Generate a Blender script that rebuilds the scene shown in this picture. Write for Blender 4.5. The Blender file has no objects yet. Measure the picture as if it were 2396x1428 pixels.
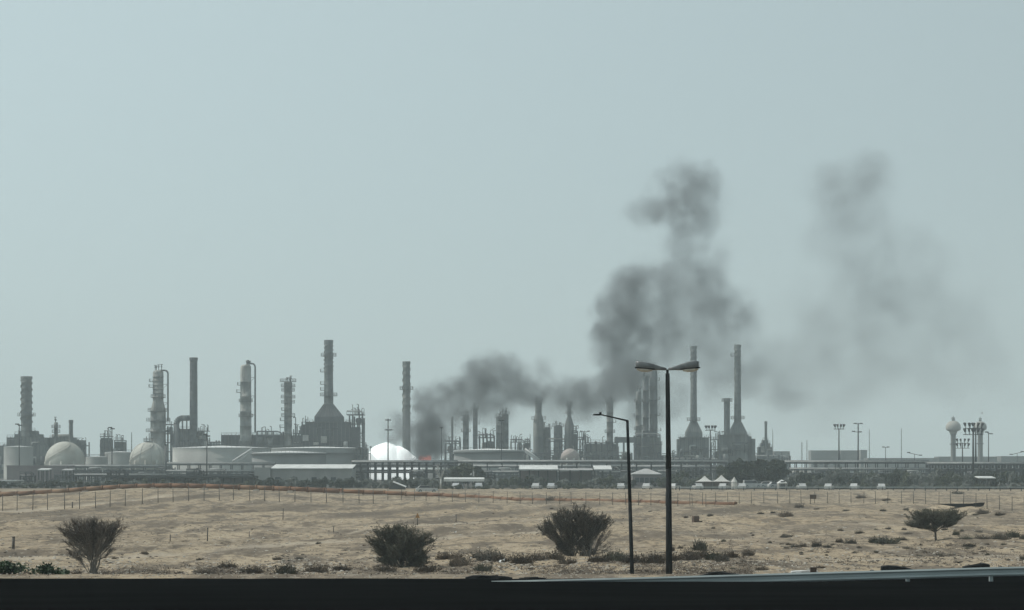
import bpy, math, random
import numpy as np
from mathutils import Vector, Matrix

R = math.radians
PI = math.pi
sc = bpy.context.scene
C = sc.collection
rnd = random.Random(7)

# ------------------------------------------------------------------ camera, sky, sun, exposure
HC = 5.6                      # eye height above the plain
F = 5404.0                    # focal length in photograph pixels
CX, HY = 1198.0, 1090.0       # optical axis column, horizon row
cam = bpy.data.cameras.new('camera')
cam.sensor_width = 36.0
cam.lens = F / 2396.0 * 36.0
cam.shift_y = (HY - 714.0) / 2396.0
cam.clip_start = 0.5
cam.clip_end = 20000
cam_o = bpy.data.objects.new('camera', cam)
C.objects.link(cam_o)
cam_o.location = (0, 0, HC)
cam_o.rotation_euler = (R(90), 0, 0)
sc.camera = cam_o

SUN_EL, SUN_AZ = R(52), R(-84)          # azimuth from +Y, negative = left of the view
w = bpy.data.worlds.new('World')
sc.world = w
w.use_nodes = True
nt = w.node_tree
sky = nt.nodes.new('ShaderNodeTexSky')
sky.sky_type = 'NISHITA'
sky.sun_disc = False
sky.sun_elevation = SUN_EL
sky.sun_rotation = SUN_AZ
sky.dust_density = 2.5
sky.air_density = 1.0
hz = nt.nodes.new('ShaderNodeMix')
hz.data_type = 'RGBA'
hz.inputs[0].default_value = 0.80      # dusty desert sky: the clear-sky model veiled by an even pale haze
# the haze is brighter towards the sun and dimmer away from it, smoothly round the whole sky
tcw = nt.nodes.new('ShaderNodeTexCoord')
dotn = nt.nodes.new('ShaderNodeVectorMath'); dotn.operation = 'DOT_PRODUCT'
dotn.inputs[1].default_value = (math.sin(SUN_AZ), math.cos(SUN_AZ), 0)
nt.links.new(tcw.outputs['Generated'], dotn.inputs[0])
mad = nt.nodes.new('ShaderNodeMath'); mad.operation = 'MULTIPLY_ADD'
mad.inputs[1].default_value = 0.64; mad.inputs[2].default_value = 1.0
nt.links.new(dotn.outputs['Value'], mad.inputs[0])
hcol = nt.nodes.new('ShaderNodeVectorMath'); hcol.operation = 'SCALE'
hcol.inputs[0].default_value = (5.90, 7.25, 7.42)
nt.links.new(mad.outputs[0], hcol.inputs['Scale'])
nt.links.new(hcol.outputs[0], hz.inputs[7])
nt.links.new(sky.outputs[0], hz.inputs[6])
nt.links.new(hz.outputs[2], nt.nodes['Background'].inputs[0])
nt.nodes['Background'].inputs[1].default_value = 0.085

sun = bpy.data.lights.new('sun', 'SUN')
sun.energy = 2.6
sun.angle = R(0.6)
sun.color = (1.0, 0.958, 0.885)
sun_o = bpy.data.objects.new('sun', sun)
C.objects.link(sun_o)
sdir = Vector((math.sin(SUN_AZ) * math.cos(SUN_EL), math.cos(SUN_AZ) * math.cos(SUN_EL), math.sin(SUN_EL)))
sun_o.rotation_euler = sdir.to_track_quat('Z', 'Y').to_euler()

sc.view_settings.view_transform = 'Standard'
sc.view_settings.look = 'None'
sc.view_settings.exposure = 0.0
sc.view_settings.gamma = 1.0
sc.view_settings.use_curve_mapping = False
sc.render.engine = 'CYCLES'
sc.cycles.use_denoising = True
sc.cycles.max_bounces = 5
sc.cycles.diffuse_bounces = 2
sc.cycles.glossy_bounces = 2
sc.cycles.transparent_max_bounces = 8
sc.cycles.volume_bounces = 1
sc.cycles.volume_step_rate = 1.0

# ------------------------------------------------------------------ helpers
def PX(px, D): return (px - CX) / F * D
def PZ(py, D): return HC - (py - HY) / F * D

class MB:
    """collects faces; build() links them as ONE mesh object"""
    def __init__(s): s.v = []; s.f = []; s.sm = []
    def add(s, vs, fs, smooth=False):
        b = len(s.v); s.v += [tuple(p) for p in vs]
        s.f += [tuple(i + b for i in f) for f in fs]; s.sm += [smooth] * len(fs)
        return s
    def box(s, x0, x1, y0, y1, z0, z1):
        return s.add([(x0,y0,z0),(x1,y0,z0),(x1,y1,z0),(x0,y1,z0),(x0,y0,z1),(x1,y0,z1),(x1,y1,z1),(x0,y1,z1)],
                     [(0,3,2,1),(4,5,6,7),(0,1,5,4),(1,2,6,5),(2,3,7,6),(3,0,4,7)])
    def tube(s, p0, p1, r0, r1=None, n=6, caps=True):
        r1 = r0 if r1 is None else r1
        p0, p1 = Vector(p0), Vector(p1)
        d = (p1 - p0)
        if d.length < 1e-6: return s
        d.normalize()
        u = d.orthogonal().normalized(); w_ = d.cross(u)
        vs = []
        for p, r in ((p0, r0), (p1, r1)):
            for i in range(n):
                a = 2*PI*i/n
                vs.append(p + u*math.cos(a)*r + w_*math.sin(a)*r)
        fs = [(i, (i+1) % n, n+(i+1) % n, n+i) for i in range(n)]
        s.add(vs, fs, n > 5)
        if caps:
            s.f += [tuple(len(s.v)-2*n + i for i in reversed(range(n))), tuple(len(s.v)-n+i for i in range(n))]; s.sm += [False, False]
        return s
    def path(s, pts, r, n=6):
        for a, b in zip(pts[:-1], pts[1:]): s.tube(a, b, r, r, n, True)
        return s
    def lathe(s, prof, n=24, cx=0, cy=0, smooth=True):
        """prof: list of (r, z) from bottom to top"""
        b = len(s.v); rings = []
        for r, z in prof:
            if r < 1e-5:
                s.v.append((cx, cy, z)); rings.append([len(s.v)-1])
            else:
                st = len(s.v)
                for i in range(n):
                    a = 2*PI*i/n; s.v.append((cx + r*math.cos(a), cy + r*math.sin(a), z))
                rings.append(list(range(st, st+n)))
        for A, B in zip(rings[:-1], rings[1:]):
            for i in range(n):
                j = (i+1) % n
                if len(A) == 1 and len(B) == 1: continue
                if len(A) == 1: f = (A[0], B[j], B[i])
                elif len(B) == 1: f = (A[i], A[j], B[0])
                else: f = (A[i], A[j], B[j], B[i])
                s.f.append(f); s.sm.append(smooth)
        return s
    def annulus(s, r0, r1, z0, z1, n=20, cx=0, cy=0):
        return s.lathe([(r0,z0),(r1,z0),(r1,z1),(r0,z1),(r0,z0)], n, cx, cy, False)
    def railing(s, r, z, h=1.1, n=16, t=0.05, cx=0, cy=0):
        P = [(cx+r*math.cos(2*PI*i/n), cy+r*math.sin(2*PI*i/n)) for i in range(n)]
        for i in range(n):
            a, b = P[i], P[(i+1) % n]
            s.tube((a[0],a[1],z), (a[0],a[1],z+h), t, t, 4, False)
            for k in (0.5, 1.0): s.tube((a[0],a[1],z+h*k), (b[0],b[1],z+h*k), t, t, 4, False)
        return s
    def rail_line(s, a, b, h=1.1, step=2.0, t=0.05):
        a, b = Vector(a), Vector(b); n = max(1, int((b-a).length/step))
        for i in range(n+1):
            p = a.lerp(b, i/n); s.tube(p, p+Vector((0,0,h)), t, t, 4, False)
        for k in (0.5, 1.0): s.tube(a+Vector((0,0,h*k)), b+Vector((0,0,h*k)), t, t, 4, False)
        return s
    def prism(s, poly, y0, y1):
        """poly: (x,z) outline, extruded along y"""
        n = len(poly)
        vs = [(x, y0, z) for x, z in poly] + [(x, y1, z) for x, z in poly]
        fs = [tuple(range(n)), tuple(reversed(range(n, 2*n)))] + [(i, n+i, n+(i+1) % n, (i+1) % n) for i in range(n)]
        return s.add(vs, fs)
    def mesh(s, name):
        me = bpy.data.meshes.new(name)
        me.from_pydata(s.v, [], s.f)
        me.polygons.foreach_set('use_smooth', s.sm)
        me.update()
        return me
    def build(s, name, mat, parent=None, loc=None):
        return link(name, s.mesh(name), mat, parent, loc)

def link(name, me, mat, parent=None, loc=None):
    if mat is not None and not me.materials: me.materials.append(mat)
    o = bpy.data.objects.new(name, me); C.objects.link(o)
    if parent: o.parent = parent
    if loc: o.location = loc
    return o
def tag(o, label=None, cat=None, group=None, kind=None):
    if label: o['label'] = label
    if cat: o['category'] = cat
    if group: o['group'] = group
    if kind or cat: o['kind'] = kind or 'thing'
    return o
def thing(name, label, cat, loc=(0,0,0), group=None, rz=0):
    o = bpy.data.objects.new(name, None); C.objects.link(o)
    o.empty_display_size = 0.5
    o.location = loc; o.rotation_euler = (0, 0, rz)
    return tag(o, label, cat, group)
def copy_tree(o, parent=None):
    c = o.copy(); C.objects.link(c)
    if parent: c.parent = parent
    for ch in list(o.children): copy_tree(ch, c)
    return c

# ------------------------------------------------------------------ materials
def new_mat(name):
    m = bpy.data.materials.new(name); m.use_nodes = True
    n = m.node_tree; b = n.nodes['Principled BSDF']
    return m, n, b
def mat(name, col, col2=None, rough=0.7, metal=0.0, scale=(0.4, 0.4, 0.4), detail=5, lo=0.35, hi=0.65, bump=0.0, col3=None, s3=0.1, spec=0.3):
    """two-tone weathered paint / plaster / metal: noise mix between col and col2 in object space"""
    m, n, b = new_mat(name)
    b.inputs['Roughness'].default_value = rough
    b.inputs['Metallic'].default_value = metal
    b.inputs['Specular IOR Level'].default_value = spec
    col2 = col2 or tuple(c*0.75 for c in col)
    tc = n.nodes.new('ShaderNodeTexCoord'); mp = n.nodes.new('ShaderNodeMapping')
    mp.inputs['Scale'].default_value = scale
    geo = n.nodes.new('ShaderNodeNewGeometry')
    n.links.new(geo.outputs['Position'], mp.inputs[0])
    nz = n.nodes.new('ShaderNodeTexNoise'); nz.inputs['Scale'].default_value = 1.0; nz.inputs['Detail'].default_value = detail
    n.links.new(mp.outputs[0], nz.inputs['Vector'])
    mr = n.nodes.new('ShaderNodeMapRange'); mr.inputs[1].default_value = lo; mr.inputs[2].default_value = hi
    n.links.new(nz.outputs[0], mr.inputs[0])
    mx = n.nodes.new('ShaderNodeMix'); mx.data_type = 'RGBA'
    mx.inputs[6].default_value = (*col, 1); mx.inputs[7].default_value = (*col2, 1)
    n.links.new(mr.outputs[0], mx.inputs[0])
    out = mx.outputs[2]
    if col3:
        nz3 = n.nodes.new('ShaderNodeTexNoise'); nz3.inputs['Scale'].default_value = s3; nz3.inputs['Detail'].default_value = 3
        n.links.new(geo.outputs['Position'], nz3.inputs['Vector'])
        mr3 = n.nodes.new('ShaderNodeMapRange'); mr3.inputs[1].default_value = 0.52; mr3.inputs[2].default_value = 0.68
        n.links.new(nz3.outputs[0], mr3.inputs[0])
        m3 = n.nodes.new('ShaderNodeMix'); m3.data_type = 'RGBA'; m3.inputs[7].default_value = (*col3, 1)
        n.links.new(mr3.outputs[0], m3.inputs[0]); n.links.new(out, m3.inputs[6]); out = m3.outputs[2]
    n.links.new(out, b.inputs['Base Color'])
    if bump:
        bp = n.nodes.new('ShaderNodeBump'); bp.inputs['Strength'].default_value = bump; bp.inputs['Distance'].default_value = 0.05
        n.links.new(nz.outputs[0], bp.inputs['Height']); n.links.new(bp.outputs[0], b.inputs['Normal'])
    return m
STREAK = (0.5, 0.5, 0.07)
M = {}
M['concrete']  = mat('weathered_concrete', (.30,.30,.28), (.18,.18,.17), scale=STREAK, col3=(.36,.35,.32))
M['stack']     = mat('sooty_stack_steel', (.20,.21,.20), (.11,.12,.12), scale=STREAK, col3=(.26,.26,.24))
M['darkstack'] = mat('dark_stack_steel', (.12,.13,.13), (.08,.085,.09), scale=STREAK)
M['column']    = mat('insulated_column', (.34,.34,.31), (.16,.165,.16), scale=(.35,.35,.16), col3=(.46,.45,.41), s3=.18)
M['furnace']   = mat('furnace_casing', (.085,.09,.095), (.05,.055,.06), scale=(.3,.3,.1))
M['steel']     = mat('grey_steelwork', (.13,.135,.135), (.08,.085,.085), rough=.6, scale=(1,1,1))
M['darksteel'] = mat('dark_steelwork', (.05,.053,.055), (.03,.032,.035), rough=.6, scale=(1,1,1))
M['palepipe']  = mat('pale_insulated_pipe', (.45,.45,.43), (.30,.30,.29), scale=(.5,.5,.5))
M['tank']      = mat('tank_paint', (.38,.38,.35), (.27,.27,.255), scale=(.12,.12,.05), col3=(.44,.43,.39), s3=.05)
M['tankdark']  = mat('dull_tank_paint', (.26,.265,.255), (.19,.195,.19), scale=(.12,.12,.05))
M['tankroof']  = mat('pale_tank_roof', (.72,.72,.70), (.60,.60,.58), scale=(.2,.2,.2))
M['sphere']    = mat('cream_sphere_paint', (.50,.49,.43), (.40,.39,.35), scale=(.3,.3,.06), col3=(.36,.34,.29), s3=.12)
M['pinksphere']= mat('faded_pink_paint', (.42,.35,.31), (.34,.29,.27), scale=(.3,.3,.1))
M['white']     = mat('white_sheet', (.66,.66,.64), (.50,.50,.48), scale=(.5,.5,.5))
M['tent']      = mat('white_tent_fabric', (.58,.57,.54), (.46,.45,.42), scale=(.6,.6,.6))
M['wall']      = mat('grey_rendered_wall', (.33,.33,.31), (.25,.25,.24), scale=(.3,.3,.1), bump=.1)
M['brownwall'] = mat('dull_mauve_wall', (.24,.21,.205), (.18,.16,.16), scale=(.3,.3,.1))
M['farwall']   = mat('far_beige_wall', (.24,.24,.225), (.18,.18,.17), scale=(.1,.1,.1))
M['darkroof']  = mat('dark_shed_roof', (.05,.055,.055), (.035,.04,.04), scale=(.3,.3,.3))
M['hiproof']   = mat('grey_hip_roof', (.42,.41,.40), (.34,.33,.32), scale=(.3,.3,.3))
M['window']    = mat('window_glass', (.03,.04,.05), (.05,.06,.07), rough=.15, scale=(.3,.3,.3), spec=.5)
M['rustpipe']  = mat('rust_orange_pipe', (.22,.115,.062), (.14,.075,.045), scale=(.25,.6,.6), rough=.8, col3=(.25,.16,.10), s3=.15)
M['sleeper']   = mat('pipe_support_concrete', (.42,.36,.30), (.32,.27,.22), scale=(1,1,1))
M['post']      = mat('weathered_fence_post', (.10,.09,.08), (.06,.055,.05), scale=(2,2,2))
M['lamp']      = mat('dark_lamp_pole', (.016,.018,.019), (.011,.012,.013), rough=.8, scale=(3,3,.8), col3=(.026,.025,.024), s3=1.5, spec=.12)
M['lamphead']  = mat('lamp_housing', (.16,.17,.17), (.11,.115,.115), rough=.35, scale=(4,4,4), spec=.5)
M['lens']      = mat('amber_lamp_lens', (.50,.45,.37), (.38,.34,.28), rough=.3, scale=(5,5,5), spec=.5)
M['galv']      = mat('galvanised_rail', (.38,.425,.42), (.30,.335,.33), rough=.6, metal=.1, scale=(.6,3,3))
M['asphalt']   = mat('new_black_asphalt', (.0018,.0018,.0018), (.0045,.0045,.0045), rough=1, scale=(.15,.6,1), bump=.2, spec=0)
M['rubber']    = mat('black_rubber', (.012,.012,.012), (.02,.02,.02), rough=.85, scale=(4,4,4), spec=.15)
M['bark']      = mat('grey_brown_bark', (.13,.105,.085), (.08,.065,.055), scale=(6,6,2))
M['palebark']  = mat('pale_bark', (.24,.21,.18), (.16,.14,.12), scale=(6,6,2))
M['twig']      = mat('bare_twig', (.135,.108,.086), (.085,.07,.058), scale=(3,3,3))
M['greytwig']  = mat('grey_green_twig', (.130,.122,.084), (.078,.075,.055), scale=(2,2,2))
M['darktwig']  = mat('dark_twig', (.110,.093,.070), (.060,.053,.043), scale=(2,2,2))
M['scrub']     = mat('dry_scrub', (.135,.105,.075), (.085,.066,.050), scale=(1.5,1.5,1.5))
M['greenscrub']= mat('olive_scrub', (.085,.082,.052), (.055,.052,.038), scale=(1.5,1.5,1.5))
M['leaf']      = mat('dark_green_leaf', (.024,.036,.020), (.014,.022,.013), scale=(.4,.4,.4), detail=3)
M['oliveleaf'] = mat('olive_leaf', (.075,.085,.050), (.045,.055,.034), scale=(.4,.4,.4), detail=3)
M['greyleaf']  = mat('dusty_leaf', (.165,.175,.155), (.085,.095,.082), scale=(.4,.4,.4), detail=3)
M['freshleaf'] = mat('fresh_green_leaf', (.030,.060,.018), (.016,.034,.012), rough=.5, scale=(3,3,3), detail=3)
M['stone']     = mat('pale_stone', (.46,.42,.36), (.34,.30,.25), scale=(3,3,3))
M['car']       = mat('white_car_paint', (.52,.52,.51), (.42,.42,.41), rough=.4, scale=(1,1,1), spec=.5)
M['carsilver'] = mat('silver_car_paint', (.45,.46,.47), (.40,.41,.42), rough=.3, scale=(1,1,1), spec=.5)
M['rustsheet'] = mat('rusty_sheet', (.12,.075,.05), (.07,.05,.04), scale=(2,2,2))
M['signface']  = mat('faded_sign_face', (.36,.20,.08), (.28,.16,.07), scale=(3,3,3))
M['bird']      = mat('grey_bird', (.10,.10,.10), (.07,.07,.07), scale=(3,3,3))

# sandy plain: pale sand, stony grey patches, wind-drawn streaks, tiny pebbles
def sand_mat():
    m, n, b = new_mat('desert_sand')
    b.inputs['Roughness'].default_value = .95
    b.inputs['Specular IOR Level'].default_value = .1
    geo = n.nodes.new('ShaderNodeNewGeometry')
    def noise(scale, rot, detail=6, rough=.6):
        mp = n.nodes.new('ShaderNodeMapping'); mp.inputs['Scale'].default_value = scale; mp.inputs['Rotation'].default_value = (0,0,rot)
        n.links.new(geo.outputs['Position'], mp.inputs[0])
        t = n.nodes.new('ShaderNodeTexNoise'); t.inputs['Scale'].default_value = 1; t.inputs['Detail'].default_value = detail; t.inputs['Roughness'].default_value = rough
        n.links.new(mp.outputs[0], t.inputs['Vector']); return t.outputs[0]
    def rng(x, a, c, lo=0., hi=1.):
        r = n.nodes.new('ShaderNodeMapRange'); r.inputs[1].default_value = a; r.inputs[2].default_value = c; r.inputs[3].default_value = lo; r.inputs[4].default_value = hi
        n.links.new(x, r.inputs[0]); return r.outputs[0]
    def mix(f, a, c):
        x = n.nodes.new('ShaderNodeMix'); x.data_type = 'RGBA'
        n.links.new(f, x.inputs[0])
        for sck, v in ((x.inputs[6], a), (x.inputs[7], c)):
            if isinstance(v, tuple): sck.default_value = (*v, 1)
            else: n.links.new(v, sck)
        return x.outputs[2]
    big = noise((.035, .018, .03), .25)
    stony = noise((.09, .035, .1), .3, 8, .68)
    streak = noise((.30, .055, .3), 1.25, 6, .65)
    fine = noise((1.3, .5, 1.3), .2, 8, .75)
    grit = noise((6, 2.2, 6), .1, 4, .7)
    base = mix(rng(big, .38, .62), (.335,.261,.177), (.395,.318,.226))
    base = mix(rng(stony, .47, .62), base, (.205,.168,.128))
    base = mix(rng(streak, .50, .58, 0, .9), base, (.150,.121,.092))
    base = mix(rng(fine, .51, .60, 0, .9), base, (.120,.096,.071))
    base = mix(rng(fine, .34, .45, .6, 0), base, (.47,.41,.335))
    base = mix(rng(grit, .55, .66, 0, .65), base, (.115,.09,.066))
    at_ = n.nodes.new('ShaderNodeAttribute'); at_.attribute_name = 'gravel'      # wheel tracks and stony bands across the plain
    base = mix(rng(at_.outputs['Fac'], .15, .8, 0, .7), base, (.125,.102,.079))
    at2 = n.nodes.new('ShaderNodeAttribute'); at2.attribute_name = 'drift'        # pale blown sand along the track edges
    base = mix(rng(at2.outputs['Fac'], .2, .9, 0, .6), base, (.43,.365,.285))
    n.links.new(base, b.inputs['Base Color'])
    bp = n.nodes.new('ShaderNodeBump'); bp.inputs['Strength'].default_value = .9; bp.inputs['Distance'].default_value = .12
    n.links.new(fine, bp.inputs['Height']); n.links.new(bp.outputs[0], b.inputs['Normal'])
    return m
M['sand'] = sand_mat()

# ------------------------------------------------------------------ terrain
_tab = np.random.RandomState(3).rand(256, 256)
def vnoise(x, y):
    xi, yi = np.floor(x).astype(int), np.floor(y).astype(int)
    fx, fy = x - xi, y - yi
    fx = fx*fx*(3-2*fx); fy = fy*fy*(3-2*fy)
    g = lambda a, b: _tab[a & 255, b & 255]
    return (g(xi,yi)*(1-fx)+g(xi+1,yi)*fx)*(1-fy) + (g(xi,yi+1)*(1-fx)+g(xi+1,yi+1)*fx)*fy
def flat_xy(px, py):
    D = HC*F/(py-HY); return ((px-CX)/F*D, D)
BERMS = [  # (track / bank lines as photographed on level ground, height, half width)
    ([(-150,1222),(0,1212),(200,1197),(400,1180),(560,1170)], .22, 2.2),
    ([(-150,1303),(0,1300),(150,1297),(400,1276),(600,1262),(800,1250),(980,1236)], .20, 1.0),
    ([(-150,1316),(0,1312),(200,1309),(400,1289),(600,1276),(800,1263)], .13, 1.0),
    ([(1000,1247),(1200,1236),(1380,1227),(1500,1224)], .18, 1.2),
    ([(960,1222),(1080,1206),(1250,1192),(1400,1180)], .28, 3.0),
    ([(780,1206),(950,1192),(1120,1181),(1260,1177)], .22, 3.0),
    ([(450,1200),(620,1192),(760,1186)], .35, 3.0),
    ([(1620,1204),(1750,1196),(1870,1188)], .45, 2.5),
    ([(1930,1208),(2100,1215),(2320,1221),(2450,1226)], .20, 1.5),
    ([(2200,1196),(2300,1198),(2400,1206)], .5, 3.0),
    ([(1500,1262),(1700,1252),(1900,1246),(2100,1243)], .12, 1.2),
    ([(1700,1236),(1900,1231),(2050,1228)], .12, 1.2),
]
BERM_W = [([flat_xy(*p) for p in pl], h, wd) for pl, h, wd in BERMS]
def zg(x, y):
    x = np.asarray(x, float); y = np.asarray(y, float)
    sx = np.where(x < -62, 17.0, 44.0)
    z = 1.5*np.exp(-((x+62)/sx)**2 - ((y-395)/70)**2)
    fade = np.clip((y-85)/30, 0, 1)*np.clip((560-y)/80, 0, 1)
    for pl, h, wd in BERM_W:
        d = np.full(np.broadcast(x, y).shape, 1e9)
        for (ax, ay), (bx, by) in zip(pl[:-1], pl[1:]):
            vx, vy = bx-ax, by-ay; L = vx*vx+vy*vy
            t = np.clip(((x-ax)*vx+(y-ay)*vy)/L, 0, 1)
            d = np.minimum(d, np.hypot(x-ax-t*vx, y-ay-t*vy))
        z = z + h*np.exp(-(d/wd)**2)*(.55+.9*vnoise(x*.31+7, y*.17+3))
    nz_ = (vnoise(x*.05+11, y*.02+5)-.5)*.6 + (vnoise(x*.17+3, y*.05+9)-.5)*.34 + (vnoise(x*.6, y*.22)-.5)*.20 + (vnoise(x*1.9, y*.8)-.5)*.10 + (vnoise(x*5.1, y*2.6)-.5)*.035
    z = z + nz_*fade
    emb = np.clip((95.5-y)/13.5, 0, 1); emb = emb*emb*(3-2*emb)
    z = z*(1-emb) + 1.74*emb
    return z
def hit(px, py):
    """where the sight line of a photograph pixel meets the ground"""
    D = np.concatenate([np.arange(93, 320, .1), np.arange(320, 900, .3)])
    g = zg((px-CX)/F*D, D); r = HC - (py-HY)/F*D
    k = np.argmax(r <= g)
    d = float(D[k]) if (r <= g).any() else 900.0
    x = (px-CX)/F*d
    return x, d, float(zg(x, d))

ys = np.concatenate([np.linspace(30, 92, 30), 92*(600/92.)**np.linspace(0.004, 1, 520), np.geomspace(606, 9000, 50)])
us = np.linspace(-.62, .62, 640)
us = np.sign(us)*np.where(np.abs(us) < .28, np.abs(us), .28+(np.abs(us)-.28)**1.0*2.2)
XX = us[None, :]*np.maximum(ys, 70)[:, None]; YY = np.repeat(ys[:, None], len(us), 1)
ZZ = zg(XX, YY)
nr, nc = XX.shape
V = np.stack([XX, YY, ZZ], -1).reshape(-1, 3)
idx = np.arange(nr*nc).reshape(nr, nc)
Fq = np.stack([idx[:-1,:-1], idx[:-1,1:], idx[1:,1:], idx[1:,:-1]], -1).reshape(-1, 4)
me = bpy.data.meshes.new('desert_ground')
me.vertices.add(len(V)); me.vertices.foreach_set('co', V.ravel())
me.loops.add(Fq.size); me.loops.foreach_set('vertex_index', Fq.ravel().astype(np.int32))
me.polygons.add(len(Fq)); me.polygons.foreach_set('loop_start', np.arange(0, Fq.size, 4, dtype=np.int32))
me.polygons.foreach_set('use_smooth', np.ones(len(Fq), bool))
def line_mask(lines):
    a = np.zeros(XX.shape)
    for pl, wd in lines:
        P = [flat_xy(*p) for p in pl]; d = np.full(XX.shape, 1e9)
        for (ax, ay), (bx, by) in zip(P[:-1], P[1:]):
            vx, vy = bx-ax, by-ay; t = np.clip(((XX-ax)*vx+(YY-ay)*vy)/(vx*vx+vy*vy), 0, 1)
            d = np.minimum(d, np.hypot(XX-ax-t*vx, YY-ay-t*vy))
        a = np.maximum(a, np.exp(-(d/wd)**2)*(.35+1.1*vnoise(XX*.35+5, YY*.16+2)))
    return np.clip(a, 0, 1)
GRAVEL = [([(-100,1223),(0,1214),(200,1199),(400,1182),(560,1172)], 2.6), ([(-100,1306),(0,1304),(150,1301),(400,1285),(600,1270),(800,1258),(950,1246)], 1.1), ([(960,1225),(1080,1210),(1250,1196),(1400,1184)], 2.6),
          ([(450,1204),(620,1196),(760,1189)], 4.0), ([(1000,1251),(1200,1240),(1400,1231)], 1.3), ([(1930,1210),(2100,1217),(2320,1222),(2450,1226)], 1.4), ([(250,1314),(500,1317),(700,1309),(860,1305)], 1.3), ([(1620,1207),(1750,1199),(1880,1191)], 3.0),
          ([(800,1208),(950,1195),(1120,1184)], 3.0), ([(1600,1256),(1800,1246),(1950,1240)], 1.2), ([(2150,1204),(2300,1205),(2420,1212)], 2.5), ([(-50,1262),(150,1256),(330,1240)], 1.2), ([(880,1276),(1060,1270),(1250,1268)], .9)]
DRIFT = [([(-100,1299),(0,1297),(150,1294),(400,1275),(600,1261),(800,1249),(950,1238)], .8), ([(-100,1316),(0,1313),(200,1311),(400,1294),(600,1279),(800,1266)], .9), ([(-60,1203),(200,1190),(400,1175)], 2.2), ([(960,1232),(1150,1222),(1350,1207)], 1.8), ([(980,1262),(1200,1254),(1400,1243)], 1.2), ([(1640,1262),(1850,1256),(2050,1252)], 1.3), ([(1960,1228),(2200,1232),(2400,1236)], 1.6), ([(1700,1322),(1900,1316),(2150,1308),(2400,1298)], 1.0)]
for nm_, ln_ in (('gravel', GRAVEL), ('drift', DRIFT)):
    at_ = me.attributes.new(nm_, 'FLOAT', 'POINT'); at_.data.foreach_set('value', line_mask(ln_).ravel().astype(np.float32))
me.update(); me.validate()
tag(link('desert_ground', me, M['sand']), kind='structure')

# road in the foreground (black asphalt, its far edge ragged where it meets the sand)
mb = MB(); N = 160
edge = [(-70+140*i/N, 78.0+2.75*min(1.6, max(0, (-70+140*i/N-4.2)/13.0))+.10*math.sin(i*1.7)+.12*rnd.uniform(-1,1)) for i in range(N+1)]
ROADZ = 1.79
vs = [(x, y, ROADZ) for x, y in edge] + [(x, 34, ROADZ) for x, y in edge] + [(x, y+.25, 1.69) for x, y in edge]
fs = [(N+1+i, N+2+i, i+1, i) for i in range(N)] + [(i, i+1, 2*N+3+i, 2*N+2+i) for i in range(N)]
mb.add(vs, fs)
tag(mb.build('road', M['asphalt']), kind='structure')

# ------------------------------------------------------------------ refinery builders
def ring_platform(parent, r, z, out=1.0, half=None, mat_='steel'):
    """walkway round a shaft with its railing"""
    p = MB().annulus(r*.98, r+out, z-.18, z, 20).build('platform', M[mat_], parent)
    MB().railing(r+out-.08, z, 1.15, 14, .07).build('railing', M[mat_], p)
    return p
def side_platform(parent, r, z, side, out=1.3, depth=2.6, mat_='steel'):
    x0, x1 = (r*.8, r+out) if side > 0 else (-r-out, -r*.8)
    p = MB().box(x0, x1, -depth/2-.4, depth/2, z-.2, z).build('platform', M[mat_], parent)
    q = MB(); xe = x1-.05 if side > 0 else x0+.05
    q.rail_line((xe, -depth/2, z), (xe, depth/2, z), 1.1, 1.0, .07); q.rail_line((x0+.05, -depth/2-.35, z), (x1-.05, -depth/2-.35, z), 1.1, 1.0, .07)
    q.build('railing', M[mat_], p)
    return p
def ladder(parent, x, y, z0, z1, mat_='steel'):
    q = MB()
    q.box(x-.35, x-.25, y-.05, y+.05, z0, z1); q.box(x+.25, x+.35, y-.05, y+.05, z0, z1)
    z = z0
    while z < z1:
        q.box(x-.45, x+.45, y-.12, y+.06, z, z+.10); z += 1.6
    q.build('ladder', M[mat_], parent)
def stack_parts(t, s, w_top, w_bot, z0, z1, rings=(), strake=True, m='stack', cap=True, lads=True, wob=.02):
    """a chimney shaft on a thing, widths in photograph pixels, s metres per pixel"""
    rt, rb = w_top*s/2, w_bot*s/2
    prof = [(rb, z0)]; n = max(6, int((z1-z0)/2.6))
    for i in range(1, n):
        f = i/n; r = rb+(rt-rb)*f
        prof += [(r, z0+(z1-z0)*f-.05), (r*1.018, z0+(z1-z0)*f), (r*1.018, z0+(z1-z0)*f+.16), (r, z0+(z1-z0)*f+.22)]
    prof += [(rt, z1), (rt*.86, z1), (rt*.86, z1-3), (0, z1-3)]
    MB().lathe(prof, 22).build('shaft', M[m], t)
    if cap:
        MB().annulus(rt*.9, rt*1.14, z1-1.3, z1-.02, 22).build('cap', M[m], t)
    if strake:
        zs = z1-1.5-(z1-z0)*.42; turns = 2.2; K = 46
        for st in range(3):
            q = MB()
            pr = None
            for k in range(K+1):
                f = k/K; a = st*2*PI/3+f*turns*2*PI; r = rt*1.0+(rb-rt)*.4*(1-f); z = zs+(z1-1.6-zs)*f
                c, sn = math.cos(a), math.sin(a)
                cur = [(r*.97*c, r*.97*sn, z), (r*1.17*c, r*1.17*sn, z), (r*.97*c, r*.97*sn, z+.14), (r*1.17*c, r*1.17*sn, z+.14)]
                if pr: q.add(pr+cur, [(0,1,5,4),(2,6,7,3),(1,3,7,5)])
                pr = cur
            q.build('helical_strake', M[m], t)
    for y, out in rings: ring_platform(t, rb+(rt-rb)*((y-z0)/(z1-z0)), y, out)
    if lads: ladder(t, rb*.25, -rb*1.08, z0, z1-1, 'steel')

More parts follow.
